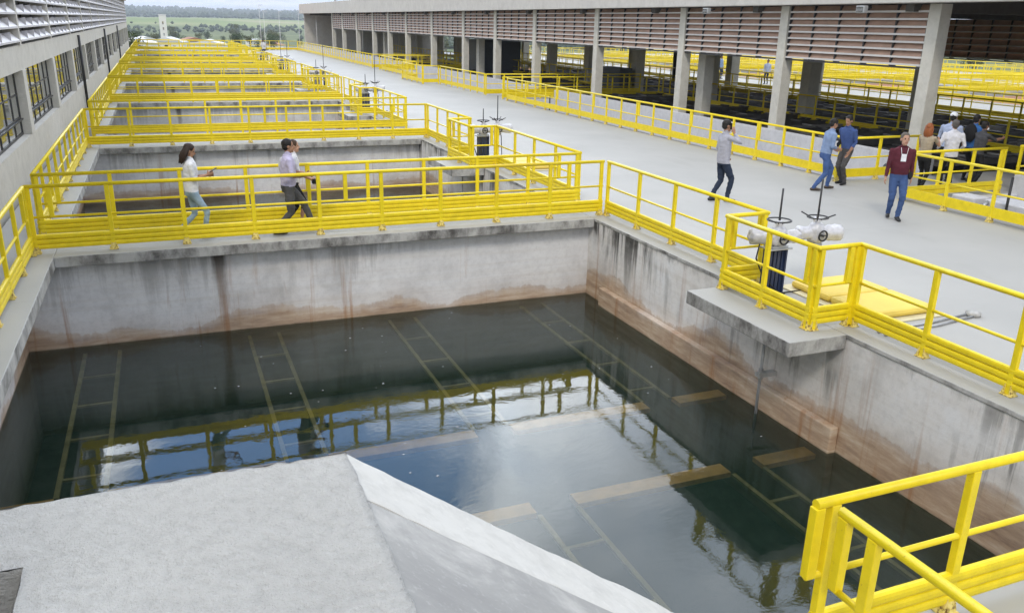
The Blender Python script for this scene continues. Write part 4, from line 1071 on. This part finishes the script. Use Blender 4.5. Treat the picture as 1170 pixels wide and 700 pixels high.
o, h, tz, Rm, sc = person('man in dark grey shirt and white face mask pointing with one arm', (18.95, 15.25, 0), R(-100), 1.66,
    dict(footL=(.05, -.1, 0), footR=(-.05, .1, 0), handR=(.12, .56, 1.30), elbowR=(.3, .2, .9), handL=(-.2, .42, 1.2), elbowL=(-.3, .2, .9), hip_z=.91, lean=.1, head_pitch=-.1), (dgr, blk, darkshoe, blackhair), skin=2, hair='short', hem=.9, sleeve=.4, extras=mask(white_tee))
o, *_ = person('dark haired person in bright blue shirt behind the masked man', (19.55, 15.95, 0), R(-80), 1.74,
    dict(footL=(.05, -.1, 0), footR=(-.05, .1, 0), handR=(.2, .3, 1.05), hip_z=.91), (blu, blk, darkshoe, blackhair), vox=.014, skin=1, hair='short', hem=.9, sleeve=.4)
mb = MB(); mb.ell((0, 0, 0), .17, .11, .24, 14, 9); tag(mb.build('backpack', blk, None, world_of(o, (0, -.19, 1.28)), R(-80)), 'black backpack on the back of the person in bright blue', 'backpack')
# far figures
person('distant man in white shirt leaning at the far end of the deck', (9.9, 90.5, 0), R(150), 1.74, dict(handR=(.2, .35, 1.1), handL=(-.2, .35, 1.1), lean=.25, head_pitch=-.3), (wsh_, navy, darkshoe, blackhair), vox=.02, skin=2, hair='short')
person('distant worker in blue beside the railings beyond the hall, farther left', (40.5, 56.5, 0), R(200), 1.74, dict(), (lbl, navy, darkshoe, blackhair), vox=.02, skin=2, hair='short', group='people beyond the hall')
person('distant worker in pale blue beside the railings beyond the hall, farther right', (40.2, 50.5, 0), R(120), 1.70, dict(), (pbl, navy, darkshoe, blackhair), vox=.02, skin=2, hair='short', group='people beyond the hall')

# ------------------------------------------------------------------ far surroundings
def tree_meshes(v, rnd, hgt, wid, n, leaf):
    tr = MB(); tr.tube([(0, 0, 0), (.1 * rnd.uniform(-1, 1), 0, hgt * .3), (0, .1, hgt * .62)], [hgt * .035, hgt * .026, hgt * .012], 8)
    for q in range(6):
        a = rnd.uniform(0, 6.28); z = hgt * rnd.uniform(.28, .55); e = V((math.cos(a) * wid * .34, math.sin(a) * wid * .34, z + hgt * rnd.uniform(.1, .28)))
        tr.tube([(0, 0, z), e * .5 + V((0, 0, z * .5 + .1)), e], [hgt * .014, hgt * .01, hgt * .005], 6)
    cr = MB(); cl = []
    for q in range(11):
        a = rnd.uniform(0, 6.28); rr_ = rnd.uniform(.0, .36) * wid; cl.append((V((math.cos(a) * rr_, math.sin(a) * rr_, hgt * rnd.uniform(.42, .88))), wid * rnd.uniform(.14, .26)))
    for q in range(n):
        c, r_ = cl[q % len(cl)]
        d = V((rnd.gauss(0, 1), rnd.gauss(0, 1), rnd.gauss(0, .8))).normalized() * r_ * rnd.uniform(.55, 1.08)
        p = c + d; s = hgt * rnd.uniform(.018, .04); a = V((rnd.gauss(0, 1), rnd.gauss(0, 1), rnd.gauss(0, 1))).normalized(); b = a.cross(V((rnd.gauss(0, 1), rnd.gauss(0, 1), rnd.gauss(0, 1)))).normalized()
        cr.add([p - a * s, p + b * s * .6, p + a * s, p - b * s * .6], [(0, 1, 2, 3)])
    return tr.mesh('trunk', M['bark']), cr.mesh('crown', leaf, recalc=False)
TV = [tree_meshes(v, random.Random(v), [7, 8, 6, 9][v], [6, 5.5, 6.5, 5][v], 900, M['leaf'] if v % 2 == 0 else M['leaf2']) for v in range(4)]
def tree(v, x, y, s, label, group=None):
    t = thing('tree', label, 'tree', (x, y, terrain_h(x, y) - .1), random.uniform(0, 6), group); t.scale = (s, s, s * random.uniform(.9, 1.1))
    link('trunk', TV[v][0], t); link('crown', TV[v][1], t)
tree(2, -4.4, 124, .95, 'dark bushy tree just beyond the end of the left building')
rt = random.Random(11)
for k in range(64):
    d = rt.uniform(260, 720); px = rt.uniform(-.06, .34); x = d * math.sin(px); y = d * math.cos(px)
    tree(rt.randrange(4), x, y, rt.uniform(.55, 1.0) * (.7 + d / 900), 'green tree in the belt of trees beyond the plant', 'trees in the belt beyond the plant')
for k in range(26):
    d = rt.uniform(120, 300); a = rt.uniform(.78, 1.25); x = d * math.sin(a); y = d * math.cos(a)
    tree(rt.randrange(4), x, y, rt.uniform(.8, 1.3), 'green tree seen under the hall roof far behind the yellow railings', 'trees seen through the hall')
# forest on the ridge and scrub in the valley: uncountable
fo = MB(); rf = random.Random(5)
for k in range(14000):
    if k < 8500: d = rf.uniform(2050, 3950)
    else: d = rf.uniform(560, 1350)
    a = rf.uniform(-.25, 1.35); x, y = d * math.sin(a), d * math.cos(a); z = terrain_h(x, y); s = rf.uniform(4, 8.5) * (1 if k < 8500 else .42)
    if k >= 8500 and noise.noise(V((x * .006, y * .006, 1))) < -.02: continue
    vs = [(x + s * math.cos(q * 1.05 + k) * rf.uniform(.7, 1.2), y + s * math.sin(q * 1.05 + k), z + s * rf.uniform(.3, .9)) for q in range(6)] + [(x, y, z + s * rf.uniform(1.1, 1.7)), (x, y, z - 1)]
    fo.add(vs, [(i, (i + 1) % 6, 6) for i in range(6)] + [((i + 1) % 6, i, 7) for i in range(6)])
M['wood'] = leaf_mat('far_woodland', (.022, .04, .018), (.06, .08, .035))
tag(fo.build('far_forest', M['wood'], recalc=False), 'dark woods covering the far ridge and the valley floor', 'forest', None, 'stuff')
# white tower and houses
def tower(x, y, hgt, w):
    t = thing('white_tower', 'tall narrow white water tower standing among trees on the left horizon', 'tower', (x, y, terrain_h(x, y)))
    mb = MB(); mb.box(-w / 2, w / 2, -w / 2, w / 2, 0, hgt); mb.build('shaft', M['house'], t, bevel=.1)
    mb = MB(); mb.box(-w * .53, w * .53, -w * .53, w * .53, hgt + .01, hgt + .5); mb.build('cap', M['palerf'], t)
    mb = MB()
    for q in range(5): mb.box(-w * .1, w * .1, -w / 2 - .03, -w / 2 - .005, 1 + q * hgt / 6, 2 + q * hgt / 6)
    mb.build('window', M['glass'], t)
tower(2.9, 360, 12.4, 2.5)
def house(x, y, w, d, hgt, red, label):
    t = thing('house', label, 'house', (x, y, terrain_h(x, y) - .2), random.uniform(-.4, .4), 'small houses in the valley')
    mb = MB(); mb.box(-w / 2, w / 2, -d / 2, d / 2, 0, hgt); mb.build('wall', M['house'], t)
    mb = MB(); mb.prism([(-w / 2 - .3, hgt + .01), (w / 2 + .3, hgt + .01), (0, hgt + 1.3)], -d / 2 - .3, d / 2 + .3, 'Y'); mb.build('roof', M['tile'] if red else M['palerf'], t)
    for q in (-.25, .25):
        mb = MB(); mb.box(w * q - .5, w * q + .5, -d / 2 - .04, -d / 2 - .005, .9, 2.0); mb.build('window', M['glass'], t)
    mb = MB(); mb.box(-.45, .45, -d / 2 - .05, -d / 2 - .006, 0, 2.1); mb.build('door', M['dark'], t)
for q, (d, a, red) in enumerate(((300, -.012, 0), (260, -.02, 0), (280, .012, 0), (310, .035, 1), (240, .052, 0), (420, .12, 1), (460, .16, 0), (500, .19, 0), (430, .23, 1), (520, .205, 0), (600, .255, 0), (560, .10, 0), (640, .28, 1))):
    house(d * math.sin(a), d * math.cos(a), 9, 7, 3, red, 'small red roofed house among the trees in the valley' if red else 'small white house with pale roof among the trees in the valley')
for q, (x, y, hgt) in enumerate(((13.6, 122, 8), (16.1, 126, 8), (18.0, 121, 8.2), (21.5, 130, 8.5), (15, 140, 9), (26, 150, 9), (19.5, 116, 7.5))):
    t = thing('light_pole', 'slender pale lamp pole beyond the far end of the deck', 'pole', (x, y, -3.4), 0, 'lamp poles beyond the deck')
    mb = MB(); mb.tube([(0, 0, 0), (0, 0, hgt)], [.045, .03], 8); mb.build('shaft', M['lightpole'], t)
    mb = MB(); mb.box(-.1, .5, -.06, .06, hgt + .005, hgt + .07); mb.build('lamp_head', M['lightpole'], t)

# the air: one closed box of thin even haze round everything below the sky
hm = bpy.data.materials.new('air'); hm.use_nodes = True; nt = hm.node_tree; nt.nodes.remove(nt.nodes['Principled BSDF'])
pv = nt.nodes.new('ShaderNodeVolumePrincipled'); pv.inputs['Color'].default_value = (.80, .88, 1, 1); pv.inputs['Density'].default_value = .00022
nt.links.new(pv.outputs[0], nt.nodes['Material Output'].inputs['Volume'])
mb = MB(); mb.box(-11000, 11000, -11000, 11000, -40, 95); o = mb.build('haze', hm); o['kind'] = 'stuff'; o['label'] = 'thin pale haze over the distant valley'
